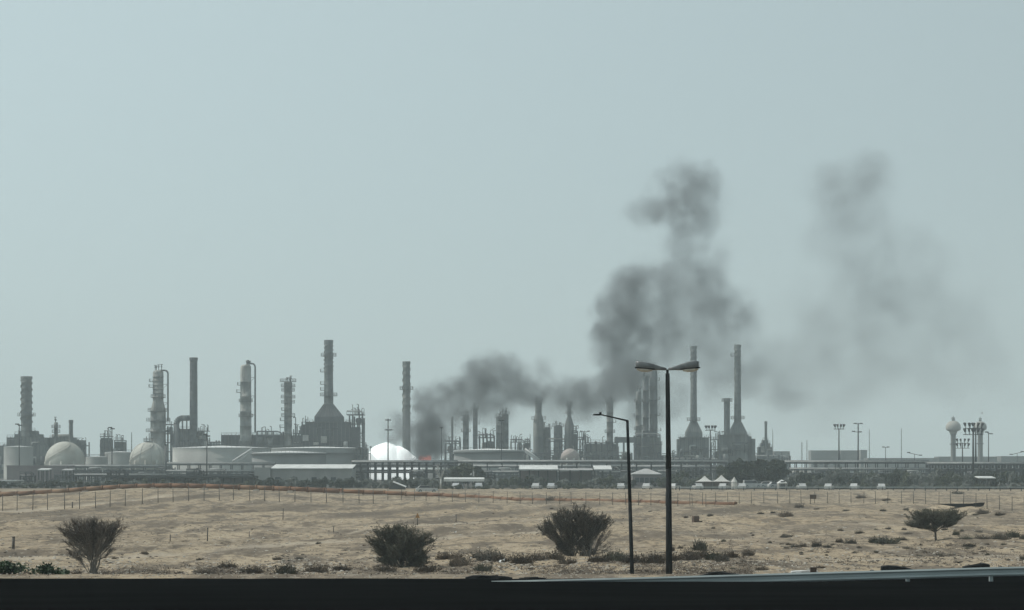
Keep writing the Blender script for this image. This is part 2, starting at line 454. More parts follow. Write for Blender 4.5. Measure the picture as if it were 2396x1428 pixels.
def chimney(label, xc, wt, wb, ytop, D, rings=(), **k):
    s = D/F
    t = thing('chimney', label, 'chimney', (PX(xc, D), D, 0), 'refinery chimneys')
    stack_parts(t, s, wt, wb, 0, PZ(ytop, D), [(PZ(y, D), o) for y, o in rings], **k)
    return t
def column(label, xc, wd, ytop, D, plats=(), pipe=None, m='column', wbot=None, tops=3, ybot=None, cone=None, seed=0):
    """distillation column: shell with skirt, walkways, manways, overhead line"""
    s = D/F; r = wd*s/2; rb = (wbot or wd)*s/2; zt = PZ(ytop, D); rr = random.Random(seed+int(xc))
    t = thing('distillation_column', label, 'column', (PX(xc, D), D, 0), 'refinery columns')
    prof = [(rb*1.05, 0), (rb*1.05, 3), (rb, 3.4)]
    if cone:
        zc = PZ(cone, D); prof += [(rb, zc-2), (r, zc+2)]
    nb = 7
    z0_ = prof[-1][1]
    for i in range(1, nb):
        z = z0_+(zt-r*.5-z0_)*i/nb; rc = prof[-1][0] if cone else rb+(r-rb)*i/nb
        prof += [(rc, z-.12), (rc*1.06, z-.08), (rc*1.06, z+.1), (rc, z+.14)]
    prof += [(r, zt-r*.5), (r*.86, zt-r*.2), (r*.5, zt-.04*r), (0, zt)]
    MB().lathe(prof, 20).build('shell', M[m], t)
    for i, (y, side, out) in enumerate(plats):
        z = PZ(y, D); rc = r if (not cone or y < cone) else rb
        if side == 0: ring_platform(t, rc, z, out)
        else: side_platform(t, rc, z, side, out)
    for i in range(tops):          # vents, davit and relief valves on the head
        a = rr.uniform(-r*.8, r*.8); b = rr.uniform(-r*.6, r*.6); h = rr.uniform(.9, 2.3)
        q = MB().tube((a, b, zt-r*.35), (a, b, zt+h), .16, .16, 6); q.tube((a-.5, b, zt+h), (a+.6, b, zt+h), .16, .16, 6); q.lathe([(0,zt+h*.5),(.34,zt+h*.5),(.34,zt+h*.5+.5),(0,zt+h*.5+.5)], 8, a, b).build('relief_valve', M['steel'], t)
    ladder(t, -r*.3, -rb*1.1, 2, zt-1)
    if pipe:                       # overhead line: over the head and down one side
        px, py0, pyb, pw = pipe
        x = PX(px, D)-PX(xc, D); z = PZ(py0, D); zb = PZ(pyb, D); pr = pw*s/2; sg = 1 if x > 0 else -1
        pts = [(r*.1*sg, 0, zt-.3), (r*.15*sg, 0, z-.3), (r*.3*sg, 0, z), (x-1.2*sg, 0, z), (x-.4*sg, 0, z-.35), (x, 0, z-1.3), (x, 0, zb)]
        o = MB().path(pts, pr, 8).build('overhead_pipe', M['steel'], t)
        br = MB(); zz = z-6
        while zz > zb+2:
            br.tube((r*.8*sg, 0, zz), (x, 0, zz), .09, .09, 5); br.tube((r*.8*sg, 0, zz-1.8), (x, 0, zz), .07, .07, 5); zz -= 8
        br.build('pipe_bracket', M['steel'], o)
    return t
def frame_tower(label, x0, x1, ytop, D, depth=9, floors=4, bays=2, seed=1, group='open steel process structures', spikes=4, m='steel', vessels=2, ybot=None, solid=False, cm='stack'):
    """open steel process structure: columns, decks, bracing, vessels, vent pipes"""
    rr = random.Random(seed); X0, X1 = PX(x0, D), PX(x1, D); xc = (X0+X1)/2; hw = (X1-X0)/2; H = PZ(ytop, D)
    t = thing('process_tower', label, 'structure', (xc, D, 0), group)
    ct = min(.32, hw*.10)
    for i in range(bays+1):
        for yy in (0, depth):
            x = -hw+ct+(2*hw-2*ct)*i/bays
            hcol = H*rr.uniform(.86, 1.0) if 0 < i < bays else H*rr.uniform(.8, 1)
            MB().box(x-ct, x+ct, yy-ct, yy+ct, 0, hcol).build('column', M[m], t)
    for k in range(1, floors+1):
        z = H*k/(floors+.35)
        a = -hw*rr.uniform(.9, 1.08); b = hw*rr.uniform(.9, 1.08)
        d = MB().box(a, b, -.5, depth+.5, z-.35, z).build('deck', M[m], t)
        MB().rail_line((a, -.45, z), (b, -.45, z), 1.1, 1.6, .06).build('railing', M[m], d)
    q = MB()
    for k in range(floors):
        za, zb = H*k/(floors+.35), H*(k+1)/(floors+.35); i = rr.randrange(bays)
        xa = -hw+2*hw*i/bays; xb = -hw+2*hw*(i+1)/bays
        q.tube((xa, -.1, za), (xb, -.1, zb), .13, .13, 4); q.tube((xb, -.12, za), (xa, -.12, zb), .13, .13, 4)
    q.build('bracing', M[m], t)
    for k in range(vessels):
        f = rr.randrange(floors); z = H*f/(floors+.35)+.05; h = H/(floors+.35)*rr.uniform(.55, .9); rv = min(hw*.42, depth*.3, rr.uniform(.8, 1.7)); x = rr.uniform(-hw+rv, hw-rv)
        MB().lathe([(0,z),(rv*.7,z+.1),(rv,z+.6),(rv,z+h-.6),(rv*.7,z+h-.1),(0,z+h)], 14, x, depth*.4).build('vessel', M[rr.choice(['column','palepipe','stack'])], t)
    for k in range(3):
        z = H*rr.randrange(1, floors+1)/(floors+.35)+rr.uniform(.5, 1.4); rp = rr.uniform(.12, .3)
        MB().path([(-hw*1.02, depth*.5*k/2, z), (hw*.6, depth*.5*k/2, z), (hw*.9, depth*.5*k/2, z-.6), (hw*.9, depth*.5*k/2, max(.2, z-6))], rp, 7).build('pipe', M[rr.choice(['palepipe','steel'])], t)
    for k in range(spikes):
        x = rr.uniform(-hw, hw); h = H*rr.uniform(.02, .16); zt = H*floors/(floors+.35); y = rr.uniform(0, depth)
        MB().tube((x, y, zt), (x, y, H+h*.6), .14, .14, 5).tube((x, y, H+h*.6), (x+rr.uniform(-1,1), y, H+h*.6+.2), .14, .14, 5).build('vent_pipe', M[m], t)
    if solid:
        MB().box(-hw*.97, hw*.97, 1.0, depth-1, .0, H*floors/(floors+.35)*.96).build('casing', M[cm], t)  # casing tone lightened to paint in the smoke veil over the middle units
        clutter(t, -hw*.9, hw*.9, .6, H*.8, 8, seed)
    return t
def clutter(t, x0, x1, y, zmax, n, seed):
    """small pipes, drums and cabinets in front of a casing"""
    rr = random.Random(seed)
    for i in range(n):
        x = rr.uniform(x0, x1); k = rr.random(); mm = M[rr.choice(['palepipe','steel','column','stack','darksteel'])]
        if k < .4:
            z = rr.uniform(.2, .95)*zmax; L = rr.uniform(2, 7); r = rr.uniform(.15, .4)
            MB().path([(x, y-1, max(.2, z-rr.uniform(2, 6))), (x, y-1, z), (min(x1, x+L), y-1, z)], r, 7).build('pipe', mm, t)
        elif k < .7:
            z = rr.uniform(0, .75)*zmax; w_, h_ = rr.uniform(.7, 2.2), rr.uniform(1, 3)
            MB().box(x-w_, x+w_, y-1.8, y-.4, z, z+h_).build('cabinet', mm, t)
        else:
            z = rr.uniform(0, .6)*zmax; r = rr.uniform(.5, 1.2); h = rr.uniform(2, 5)
            MB().lathe([(0,z),(r,z+.2),(r,z+h-.3),(r*.6,z+h),(0,z+h)], 12, x, y-1.4).build('drum', mm, t)
def heater(label, D, stack, hood, body, rings=(), m='stack', side=(), half=(), bm='furnace'):
    """fired heater: box body on the ground, sloping hood, tall stack. pixel outlines"""
    s = D/F; xc = stack[0]
    t = thing('fired_heater', label, 'furnace', (PX(xc, D), D, 0), 'fired heaters')
    (_, wt, wb, ytop), (hx0, hx1, hyt, hyb), (bx0, bx1, byt) = stack, hood, body
    X = lambda p: PX(p, D)-PX(xc, D)
    zb = PZ(byt, D); dep = (bx1-bx0)*s*.36
    b = MB().box(X(bx0), X(bx1), -dep, dep, 0, zb).build('furnace_body', M[bm], t)
    clutter(t, X(bx0), X(bx1), -dep, zb, 22, int(xc))
    q = MB(); n = max(4, int((bx1-bx0)/9))
    for i in range(n+1):
        x = X(bx0)+(X(bx1)-X(bx0))*i/n; q.box(x-.16, x+.16, -dep-.3, -dep+.02, 0, zb+.4)
    q.build('buckstays', M['steel'], b)
    for zf in (.35, .68, 1.0):
        p = MB().box(X(bx0)-1.0, X(bx1)+1.0, -dep-1.4, -dep+.04, zb*zf-.22, zb*zf+.02).build('walkway', M['steel'], t)
        MB().rail_line((X(bx0)-1, -dep-1.35, zb*zf), (X(bx1)+1, -dep-1.35, zb*zf), 1.1, 2.0, .06).build('railing', M['steel'], p)
    # hood: frustum from hood width to stack width
    z0, z1 = zb-.02, PZ(hyt, D); r1 = wb*s/2*1.02; d0 = dep*.8
    zk = PZ(hyb, D)
    xa, xb = X(hx0), X(hx1)
    A = [(xa,-d0,z0),(xb,-d0,z0),(xb,d0,z0),(xa,d0,z0)]; K = [(xa,-d0,zk),(xb,-d0,zk),(xb,d0,zk),(xa,d0,zk)]
    T = [(-r1,-r1,z1),(r1,-r1,z1),(r1,r1,z1),(-r1,r1,z1)]
    quad = [(0,1,5,4),(1,2,6,5),(2,3,7,6),(3,0,4,7)]
    h = MB().add(A+K, quad).add(K+T, quad+[(4,5,6,7)]).build('hood', M[bm], t)
    q = MB()
    for i in range(1, 8):
        f = i/8; q.tube((xa+(xb-xa)*f, -d0-.05, zk), (-r1+2*r1*f, -r1-.05, z1), .15, .15, 4)
    q.build('hood_rib', M['steel'], h)
    stack_parts(t, s, wt, wb, z1-.05, PZ(ytop, D), [(PZ(y, D), o) for y, o in rings], m=m)
    for y, sd in half:
        side_platform(t, wb*s/2, PZ(y, D), sd, 1.5, 2.2)
    for (sx0, sx1, sy, mm) in side:
        MB().box(X(sx0), X(sx1), -dep*.6, dep*.7, 0, PZ(sy, D)).build('side_casing', M[mm], t)
    return t
def tank(label, xc, hw, yrim, D, m='tank', rise=5, girder=None, stair=None, n=56, ybase=None, roofm='tankroof'):
    s = D/F; r = hw*s; zt = PZ(yrim, D)
    t = thing('storage_tank', label, 'tank', (PX(xc, D), D+r, 0), 'storage tanks')
    prof = [(r*1.01, 0), (r*1.01, .5)]
    for i in range(6):
        a, b = .5+(zt-.5)*i/6, .5+(zt-.5)*(i+1)/6; rr_ = r*(1+.0015*(6-i)); prof += [(rr_, a+.02), (rr_, b)]
    MB().lathe(prof, n).build('shell', M[m], t)
    MB().lathe([(r*1.004, zt-.02), (r*1.004, zt+.14), (r*.6, zt+.14+rise*s*.42), (0, zt+.14+rise*s)], n, smooth=False).build('roof', M[roofm], t)
    if girder:
        for y in girder: MB().annulus(r*1.0, r*1.0+.9, PZ(y, D)-.22, PZ(y, D), n).build('wind_girder', M['steel'], t)
    q = MB(); k = 30
    for i in range(k):
        a = PI+PI*i/k; b = PI+PI*(i+1)/k
        q.tube((r*math.cos(a), r*math.sin(a), zt), (r*math.cos(a), r*math.sin(a), zt+1.1), .06, .06, 4, False)
        q.tube((r*math.cos(a), r*math.sin(a), zt+1.1), (r*math.cos(b), r*math.sin(b), zt+1.1), .06, .06, 4, False)
    q.build('railing', M['steel'], t)
    if stair:
        (ax, ay), (bx, by), mm = stair
        X = lambda p: PX(p, D)-PX(xc, D)
        y0 = -r-1.0
        q = MB(); p0 = Vector((X(ax), y0, PZ(ay, D))); p1 = Vector((X(bx), y0, PZ(by, D)))
        for dz in (0, .9):
            q.tube(p0+Vector((0,0,dz)), p1+Vector((0,0,dz)), .36, .36, 10)
        nst = 14
        for i in range(nst+1):
            p = p0.lerp(p1, i/nst); q.box(p.x-.5, p.x+.5, p.y-.4, p.y+.4, p.z-.05, p.z+.18)
            q.tube(p, p+Vector((0,0,.9)), .06, .06, 4)
        q.build('stair', M[mm], t)
    return t
def sphere_tank(label, xc, yc, rp, D, m='sphere', top=True, nleg=10, meridians=True):
    s = D/F; r = rp*s; zc = PZ(yc, D)
    t = thing('gas_sphere', label, 'tank', (PX(xc, D), D, 0), 'spherical gas tanks')
    prof = [(r*math.sin(PI*i/28), zc-r*math.cos(PI*i/28)) for i in range(29)]; prof[0] = (0, zc-r); prof[-1] = (0, zc+r)
    MB().lathe(prof, 48).build('shell', M[m], t)
    for i in range(nleg):
        a = 2*PI*(i+.5)/nleg; x, y = r*.985*math.cos(a), r*.985*math.sin(a)
        MB().tube((x, y, 0), (x, y, max(zc, 1.0)), .32, .32, 10).build('leg', M['sphere'], t)
    if top:
        p = MB().annulus(.2, r*.26, zc+r*1.0, zc+r*1.0+.22, 20).build('platform', M['steel'], t)
        MB().railing(r*.25, zc+r+.2, 1.1, 12, .07).build('railing', M['steel'], p)
        MB().tube((r*.05,0,zc+r), (r*.05,0,zc+r+3.2), .16, .16, 6).tube((-r*.1,0,zc+r), (-r*.1,0,zc+r+2), .16, .16, 6).build('relief_valve', M['steel'], t)
    q = MB(); pr = None
    for i in range(25):
        a = -PI*.98+PI*.78*i/24; z = zc-r*.3+(1.3*r)*i/24; rr_ = math.sqrt(max(r*r-(z-zc)**2, 0))+.25
        cur = Vector((rr_*math.cos(a), rr_*math.sin(a), z))
        if pr is not None: q.tube(pr, cur, .12, .12, 4); q.tube(pr+Vector((0,0,1)), cur+Vector((0,0,1)), .05, .05, 4)
        pr = cur
    q.build('spiral_stair', M['tank'], t)
    if meridians:
        for k in range(10):
            a = 2*PI*k/10
            pts = [(r*1.004*math.sin(th)*math.cos(a), r*1.004*math.sin(th)*math.sin(a), zc+r*1.004*math.cos(th)) for th in [PI*j/20 for j in range(3, 15)]]
            MB().path(pts, .11, 5).build('spray_pipe', M['palepipe'], t)
    return t

# ------------------------------------------------------------------ refinery: left block
t = chimney('stout grey chimney with one walkway on the stepped furnace block, leftmost chimney', 62, 24, 27, 881, 1000, rings=[(973, 1.6)], m='stack')
def furnace_block(label, D, blocks, m='furnace', extra=()):
    x0 = min(b[0] for b in blocks); x1 = max(b[1] for b in blocks); xc = (x0+x1)/2
    t = thing('furnace_block', label, 'furnace', (PX(xc, D), D, 0), 'furnace casings')
    for i, (a, b, y, yd, dep) in enumerate(blocks):
        X0, X1 = PX(a, D)-PX(xc, D), PX(b, D)-PX(xc, D)
        c = MB().box(X0, X1, yd, yd+dep, 0, PZ(y, D)).build('casing', M[m], t)
        q = MB(); n = max(2, int((b-a)/8))
        for k in range(n+1):
            x = X0+(X1-X0)*k/n; q.box(x-.14, x+.14, yd-.25, yd+.02, 0, PZ(y, D)+.3)
        q.rail_line((X0, yd+.1, PZ(y, D)), (X1, yd+.1, PZ(y, D)), 1.1, 2.0, .07)
        q.build('buckstays', M['steel'], c)
        if PZ(y, D) > 6: clutter(t, X0, X1, yd, PZ(y, D), max(3, int((b-a)/8)), int(a))
    for a, b, y0, y1, yd in extra:      # ducts / drums on the roof
        X0, X1 = PX(a, D)-PX(xc, D), PX(b, D)-PX(xc, D); r = (PZ(y0, D)-PZ(y1, D))/2
        MB().tube((X0, yd, PZ(y0, D)-r), (X1, yd, PZ(y0, D)-r), r, r, 14).build('drum', M['stack'], t)
    return t
furnace_block('stepped grey furnace casing under the leftmost stout chimney', 1000,
              [(6,116,1043,-6,20), (20,106,1024,-3,14), (36,92,1016,-1,10), (44,82,1008,0,8)], m='stack')
tank('small pale tank at the far left in front of the stepped furnace', 36, 34, 1046, 930, rise=2)
column('short knobbly column behind the left cream gas sphere', 131, 9, 988, 1010, plats=[(1001,0,1.2),(1012,0,1.0)], m='stack', tops=3)
furnace_block('domed grey unit beside the thin short chimney behind the left sphere', 1010, [(117,168,1024,0,12),(168,190,1030,2,9)], extra=[(118,166,1016,1034,4)], m='stack')
chimney('short thin chimney rising just right behind the left cream gas sphere', 166, 9.5, 10.5, 983, 1005, m='stack', strake=False)
frame_tower('low steel structure right of the left cream gas sphere', 176, 202, 1033, 1000, 8, 3, 2, 5)
sphere_tank('smooth cream gas sphere at far left without a top walkway', 152, 1080, 46.5, 860, top=False, meridians=False)
frame_tower('spiky steel structure left of the dark lamp mast between the two gas spheres', 234, 256, 1012, 1000, 9, 4, 2, 8, spikes=9, solid=True)
frame_tower('smaller spiky steel structure right of the lamp mast between the two gas spheres', 267, 288, 1022, 1000, 9, 4, 2, 9, spikes=7, solid=True)
tank('low white-roofed tank between the two gas spheres', 275, 36, 1059, 930, rise=2.0)
tank('low pale tank half hidden left of the ribbed gas sphere', 222, 26, 1070, 900, rise=1.5)
sphere_tank('ribbed cream gas sphere with a railed platform on its crown', 347, 1077, 43, 860, top=True)
column('tall blotchy column with overhead pipe behind the ribbed gas sphere', 370, 25, 866, 1000, plats=[(893,-1,1.4),(906,-1,1.6),(930,0,.9),(962,0,1.2),(985,0,1.8),(1010,0,2.0)], pipe=(393, 867, 985, 4), wbot=36, tops=4, cone=950)
frame_tower('steel structure at the foot of the tall blotchy column', 352, 402, 985, 1004, 10, 6, 3, 12, spikes=5)
t = chimney('dark chimney fed by a curved duct right of the blotchy column', 453, 17.5, 19.5, 837, 1000, m='darkstack', strake=False, rings=())
furnace_block('dark boiler house at the foot of the dark chimney', 1003, [(414,446,1004,-2,12),(440,472,1010,0,10)], m='stack')
D = 1000; s = D/F
t = thing('flue_duct', 'curved dark flue duct arching into the side of the dark chimney', 'duct', (PX(430, D), D-4, 0))
pts = [(PX(416,D)-PX(430,D), 0, 0)] + [(PX(416,D)-PX(430,D)+2.6*(1-math.cos(a)), 0, PZ(993,D)+2.6*math.sin(a)) for a in [i*PI/12 for i in range(7)]] + [(PX(446,D)-PX(430,D), 0, PZ(993,D)+2.6)]
MB().path(pts, 1.25, 12).build('duct', M['darkstack'], t)
MB().box(-.3, .3, -.3, .3, 0, PZ(990, D)+1).box(1.6, 2.1, -.3, .3, 0, PZ(990, D)+1).build('support', M['steel'], t)
frame_tower('steel structure right of the dark chimney with vent pipes on top', 464, 486, 1000, 1000, 8, 5, 2, 15, spikes=6)
frame_tower('low open steel rack right of the dark chimney', 487, 522, 1026, 990, 7, 2, 5, 16, spikes=0, vessels=0)
furnace_block('long flat-topped dark plant building behind the mid-left tanks', 1012, [(518,600,1018,0,10),(590,706,1019,0.5,10)], m='furnace')
column('tall mottled column with a ladder pipe over the long dark building', 575, 25, 853, 1000, plats=[(901,-1,1.2),(918,-1,1.6),(940,0,.7),(975,0,.8)], pipe=(597, 851, 1012, 4), wbot=28, tops=5, seed=3)
column('narrow column ringed by many walkways, spiky top', 674, 19, 892, 1000, plats=[(893,0,1.8),(905,0,1.4),(915,0,1.2),(931,0,1.4),(943,0,1.2),(960,-1,1.0),(974,0,1.3),(984,-1,1.6),(1000,-1,1.8)], wbot=17, tops=6, seed=5)
MB_ = thing('pipe_standpipe', 'thin looped standpipe beside the narrow ringed column', 'pipe', (PX(690, 1000), 1000, 0))
MB().path([(-.8,0,PZ(978,1000)),(0,0,PZ(976,1000)),(.3,0,PZ(979,1000)),(.3,0,PZ(1030,1000))], .2, 6).build('riser', M['steel'], MB_)
heater('huge dark fired heater with the tallest ringed chimney and sloping hood', 1000, (769,19,22,796), (738,803,946,976), (718,820,988),
       rings=[(833,1.6),(926,1.8)], side=[(706,720,996,'furnace'),(818,842,1000,'furnace')], half=[(870,-1),(899,-1),(913,-1)], m='stack')
frame_tower('tall spiky steel structure right of the huge dark heater', 812, 850, 962, 1002, 11, 7, 3, 21, spikes=12, vessels=4)
frame_tower('steel stair structure left of the huge dark heater', 706, 726, 986, 1001, 9, 6, 2, 22, spikes=5)
tank('broad pale tank left of the slanting white stair', 505, 117, 1048, 870, rise=5)
tank('broad dull tank behind the slanting white stair, wide flat roof', 735, 120, 1049, 900, m='tankdark', rise=4, girder=[1060])
tank('front dull tank with a white stair slanting up its left side', 668, 88, 1060, 800, m='tankdark', rise=4, girder=[1062], stair=((545,1086),(590,1057),'white'))
chimney('lone dark chimney with one walkway rising out of the black smoke', 951, 16.5, 20, 846, 1005, rings=[(911, 1.4)], m='stack')
frame_tower('low pale structure between the dull tanks and the fire', 832, 856, 1040, 905, 8, 4, 3, 25, spikes=4)

# ------------------------------------------------------------------ refinery: middle block in the smoke
chimney('very thin pole-like stack in the smoke left of the paired columns', 1058, 5, 6, 975, 1010, strake=False, cap=False)
column('flat-capped grey column, leftmost of those standing in the smoke', 1090, 14, 970, 1010, plats=[(971,-1,1.4),(985,0,.6),(1010,0,.8)], tops=2, m='stack')
column('slim grey column right of the flat-capped one in the smoke', 1112, 11, 955, 1010, plats=[(957,0,.6),(992,1,.9),(1018,1,2.2)], tops=1, m='stack')
frame_tower('pale lattice structure between the slim column and the twin drums', 1120, 1158, 1012, 1015, 9, 3, 4, 33, spikes=10, vessels=5)
column('left of two joined grey drums in the smoke', 1168, 15, 974, 1010, plats=[(976,0,.6)], tops=2, m='stack')
column('right of two joined grey drums in the smoke, slightly taller', 1182, 16, 967, 1012, plats=[(969,0,.5)], tops=4, m='stack')
tank('wide dull tank with a white stair slanting down its right side', 1143, 83, 1054, 850, m='tankdark', rise=4, girder=[1058], stair=((1262,1082),(1228,1056),'white'))
frame_tower('small dark box structure above the right end of the wide dull tank', 1228, 1241, 1022, 990, 6, 3, 2, 35, spikes=1, solid=True)
column('tall stepped column in the smoke behind the pink sphere, wide below', 1260, 15, 936, 1020, plats=[(938,0,.6),(981,0,.9),(1007,1,1.2)], wbot=25, cone=978, tops=1, m='stack')
column('short round column just right of the stepped column', 1280, 16, 1000, 1022, plats=[(1003,0,.5)], tops=2, m='stack', wbot=20)
column('short round column left of the pointed column', 1306, 20, 995, 1022, plats=[(998,0,.7)], tops=3, m='stack', wbot=22)
column('pointed column with a thin tip in the middle of the smoke', 1332, 9, 946, 1020, plats=[(950,0,.7),(968,0,.7),(1002,1,2.0)], wbot=22, cone=985, tops=2, m='stack')
frame_tower('stepped steel structure right of the pointed column', 1338, 1352, 1002, 1018, 8, 4, 2, 38, spikes=3, solid=True)
frame_tower('wide low process building with pale roof behind the single-arm street lamp', 1368, 1448, 1028, 1000, 12, 4, 6, 39, spikes=9, vessels=5, solid=True)
column('grey column left above the single-arm street lamp', 1427, 16, 938, 1010, plats=[(940,0,.6),(988,1,1.2),(1012,0,.8)], tops=3, m='stack', wbot=14)
D = 995
t = thing('conveyor_bridge', 'flat overhead pipe bridge between the low process building and the dark columns', 'bridge', (PX(1466, D), D, 0))
MB().box(PX(1440,D)-PX(1466,D), PX(1490,D)-PX(1466,D), 0, 4, PZ(1036,D), PZ(1023,D)).build('girder', M['steel'], t)
for px in (1444, 1460, 1472, 1487):
    MB().box(PX(px,D)-PX(1466,D)-.35, PX(px,D)-PX(1466,D)+.35, .5, 3.5, 0, PZ(1036,D)+.03).build('leg', M['steel'], t)
column('slim dark column, left of the three behind the twin-head street lamp', 1494, 13, 916, 1005, plats=[(940,0,.6),(975,-1,.8),(1005,0,.8)], tops=2, m='stack', wbot=15)
column('tall dark column, middle of the three behind the twin-head street lamp', 1511, 14, 880, 1008, plats=[(884,0,.5),(940,0,.5)], tops=2, m='darkstack', wbot=15)
column('tallest dark column, right of the three behind the twin-head street lamp', 1529, 18, 866, 1010, plats=[(890,1,1.0),(935,1,1.0),(972,1,1.2),(1008,1,1.6)], tops=2, m='darkstack', wbot=20)
frame_tower('stepped steel structure at the foot of the three dark columns', 1486, 1548, 1012, 1000, 12, 5, 4, 43, spikes=6, vessels=5, solid=True)
sphere_tank('small faded pink sphere with a dark slanting stair', 1334, 1072, 22, 870, m='pinksphere', top=False, meridians=False, nleg=8)
frame_tower('low hazy pipe structure between the dark columns and the first right heater', 1550, 1586, 1060, 990, 10, 2, 4, 44, spikes=6, vessels=2)
frame_tower('low hazy steel clutter behind the pink sphere', 1356, 1480, 1058, 930, 10, 3, 8, 45, spikes=8, vessels=6)
frame_tower('low hazy steel clutter left of the pink sphere', 1238, 1310, 1058, 940, 10, 3, 5, 46, spikes=5, vessels=4)

for x0, x1, yt, lab in ((1040,1078,1030,'cluttered steel frame between the red flames and the flat-capped column'), (1194,1228,1026,'cluttered steel frame right of the two joined drums'), (1284,1324,1024,'cluttered steel frame between the short round columns'), (1350,1372,1020,'cluttered steel frame left of the pale T-shaped mast'), (600,660,1008,'cluttered steel frame on the long dark building between two columns'), (686,708,1004,'narrow steel frame between the ringed column and the huge heater'), (398,414,1000,'narrow steel frame left of the curved flue duct')):
    frame_tower(lab, x0, x1, yt, 996, 8, 4, 3, int(x0), spikes=8, vessels=4, group='cluttered steel frames')

# ------------------------------------------------------------------ refinery: right block
heater('right-hand fired heater with a tall plain chimney just right of the twin-head street lamp', 1030, (1623,13.5,16,810), (1604,1642,988,1012), (1590,1656,1024),
       rings=[(984,1.5)], side=[(1584,1606,1028,'stack')], m='stack', half=[], bm='stack')  # paler body colour stands in for the smoke veil before this heater
heater('rightmost tall fired heater with its chimney beside a short capped one', 1030, (1726,14,17,807), (1706,1746,988,1012), (1682,1748,1018),
       rings=[(980,1.5)], side=[(1744,1766,1027,'stack'),(1746,1757,1021,'stack')], m='stack', half=[(833,-1)], bm='stack')  # smoke haze put into the body colour, lighter than the left furnace casing
chimney('short chimney with a flared cap beside the rightmost tall heater', 1701, 14, 14, 932, 1028, rings=[(939, 1.1)], m='stack', strake=False)
chimney('small thin chimney on a little furnace right of the heaters', 1792, 6, 6.5, 986, 1030, m='stack', strake=False, lads=False)
furnace_block('little hazy furnace under the small thin right chimney', 1032, [(1776,1806,1046,0,8),(1782,1802,1037,1,6),(1786,1798,1030,2,4)], m='stack')
frame_tower('steel structure in the gap between the two right heaters', 1664, 1684, 1020, 1028, 8, 4, 2, 51, spikes=4)
frame_tower('low hazy rack in front of the two right heaters', 1560, 1690, 1070, 940, 8, 2, 9, 52, spikes=4, vessels=4)
frame_tower('low hazy rack in front of the little right furnace', 1770, 1850, 1064, 1000, 8, 2, 6, 53, spikes=5, vessels=3)

# water towers
def water_tower(label, xc, rb, yb, ys_, D, wst):
    s = D/F; t = thing('water_tower', label, 'water tower', (PX(xc, D), D, 0), 'bulb water towers')
    r = rb*s; zc = PZ(yb, D); zn = PZ(ys_, D); rs = wst*s/2
    pr = [(rs*1.25, 0), (rs*1.05, 3), (rs, 6), (rs, zn), (rs*1.3, zn+.9)]
    MB().lathe(pr, 24).build('pedestal', M['farwall'], t)
    bp = [(rs*1.3, zn+.85), (r*.55, zn+2.0)]
    for i in range(0, 13):
        a = -.35+ (PI/2+.35)*i/12; bp.append((r*math.cos(a) if i < 12 else 0, zc+r*.95*math.sin(a)))
    MB().lathe(bp, 32).build('bowl', M['tank'], t)
    p = MB().annulus(.1, r*.22, zc+r*.95, zc+r*.95+.5, 12).build('roof_platform', M['steel'], t)
    MB().railing(r*.2, zc+r*.95+.5, 1.1, 8, .07).tube((0,0,zc+r*.9), (0,0,zc+r*.95+2.4), .12, .12, 5).build('railing', M['steel'], p)
    MB().annulus(rs, rs+.5, zn*.78, zn*.78+.4, 20).build('band', M['steel'], t)
    return t
water_tower('bulb-shaped water tower standing clear, left of the pair', 2230.5, 17.5, 1001, 1019, 1150, 12)
water_tower('bulb-shaped water tower half hidden by floodlight masts, right of the pair', 2293.5, 15, 1000, 1018, 1200, 12)

# far buildings along the right horizon
def building(label, x0, x1, ytop, D, depth=14, m='farwall', group='far plant buildings', roof=None, nwin=0, rows=1, door=False, parapet=True, name='building', H=None, ov=.25):
    X0, X1 = PX(x0, D), PX(x1, D); xc = (X0+X1)/2; hw = (X1-X0)/2; H = H or PZ(ytop, D)
    t = thing(name, label, 'building', (xc, D, 0), group)
    MB().box(-hw, hw, 0, depth, 0, H).build('wall', M[m], t)
    r = MB()
    if roof: r.box(-hw-ov, hw+ov, -ov, depth+ov, H+.003, H+.22)
    else: r.box(-hw-.08, hw+.08, -.08, .3, H+.003, H+.5).box(-hw-.08, hw+.08, depth-.3, depth+.08, H+.003, H+.5).box(-hw-.08, -hw+.3, .3, depth-.3, H+.003, H+.5).box(hw-.3, hw+.08, .3, depth-.3, H+.003, H+.5)
    r.build('roof' if roof else 'parapet', M[roof or m], t)
    for k in range(rows):
        for i in range(nwin):
            x = -hw+2*hw*(i+.5)/nwin; z = H*(k+.45)/rows; ww = min(1.0, hw/nwin*.55)
            wn = MB().box(x-ww, x+ww, -.06, .05, z-.5, z+.7).build('window', M['window'], t)
            MB().box(x-ww-.1, x+ww+.1, -.14, -.005, z-.62, z-.5).build('sill', M[m], wn)
    if door: MB().box(hw*.3, hw*.3+1.1, -.07, .05, .02, 2.1).build('door', M['darksteel'], t)
    return t
building('far pale flat building left of the tall four-lamp mast on the horizon', 1898, 1961, 1056, 1450, nwin=4)
building('far flat building right of the tall four-lamp mast on the horizon', 1968, 2018, 1056, 1450, nwin=0)
building('far small block with a leaning post at its right end on the horizon', 2014, 2029, 1055, 1440, nwin=2)
building('far low wall-like building left of the water towers on the horizon', 2030, 2195, 1074, 1380, nwin=0)
building('far long flat building behind the water tower pedestals', 2196, 2333, 1070.5, 1400, nwin=0)
building('far flat building at the right edge of the picture on the horizon', 2343, 2440, 1069.5, 1400, nwin=0)
building('far pale block behind the dark green trees', 1812, 1848, 1058, 1420, nwin=0)
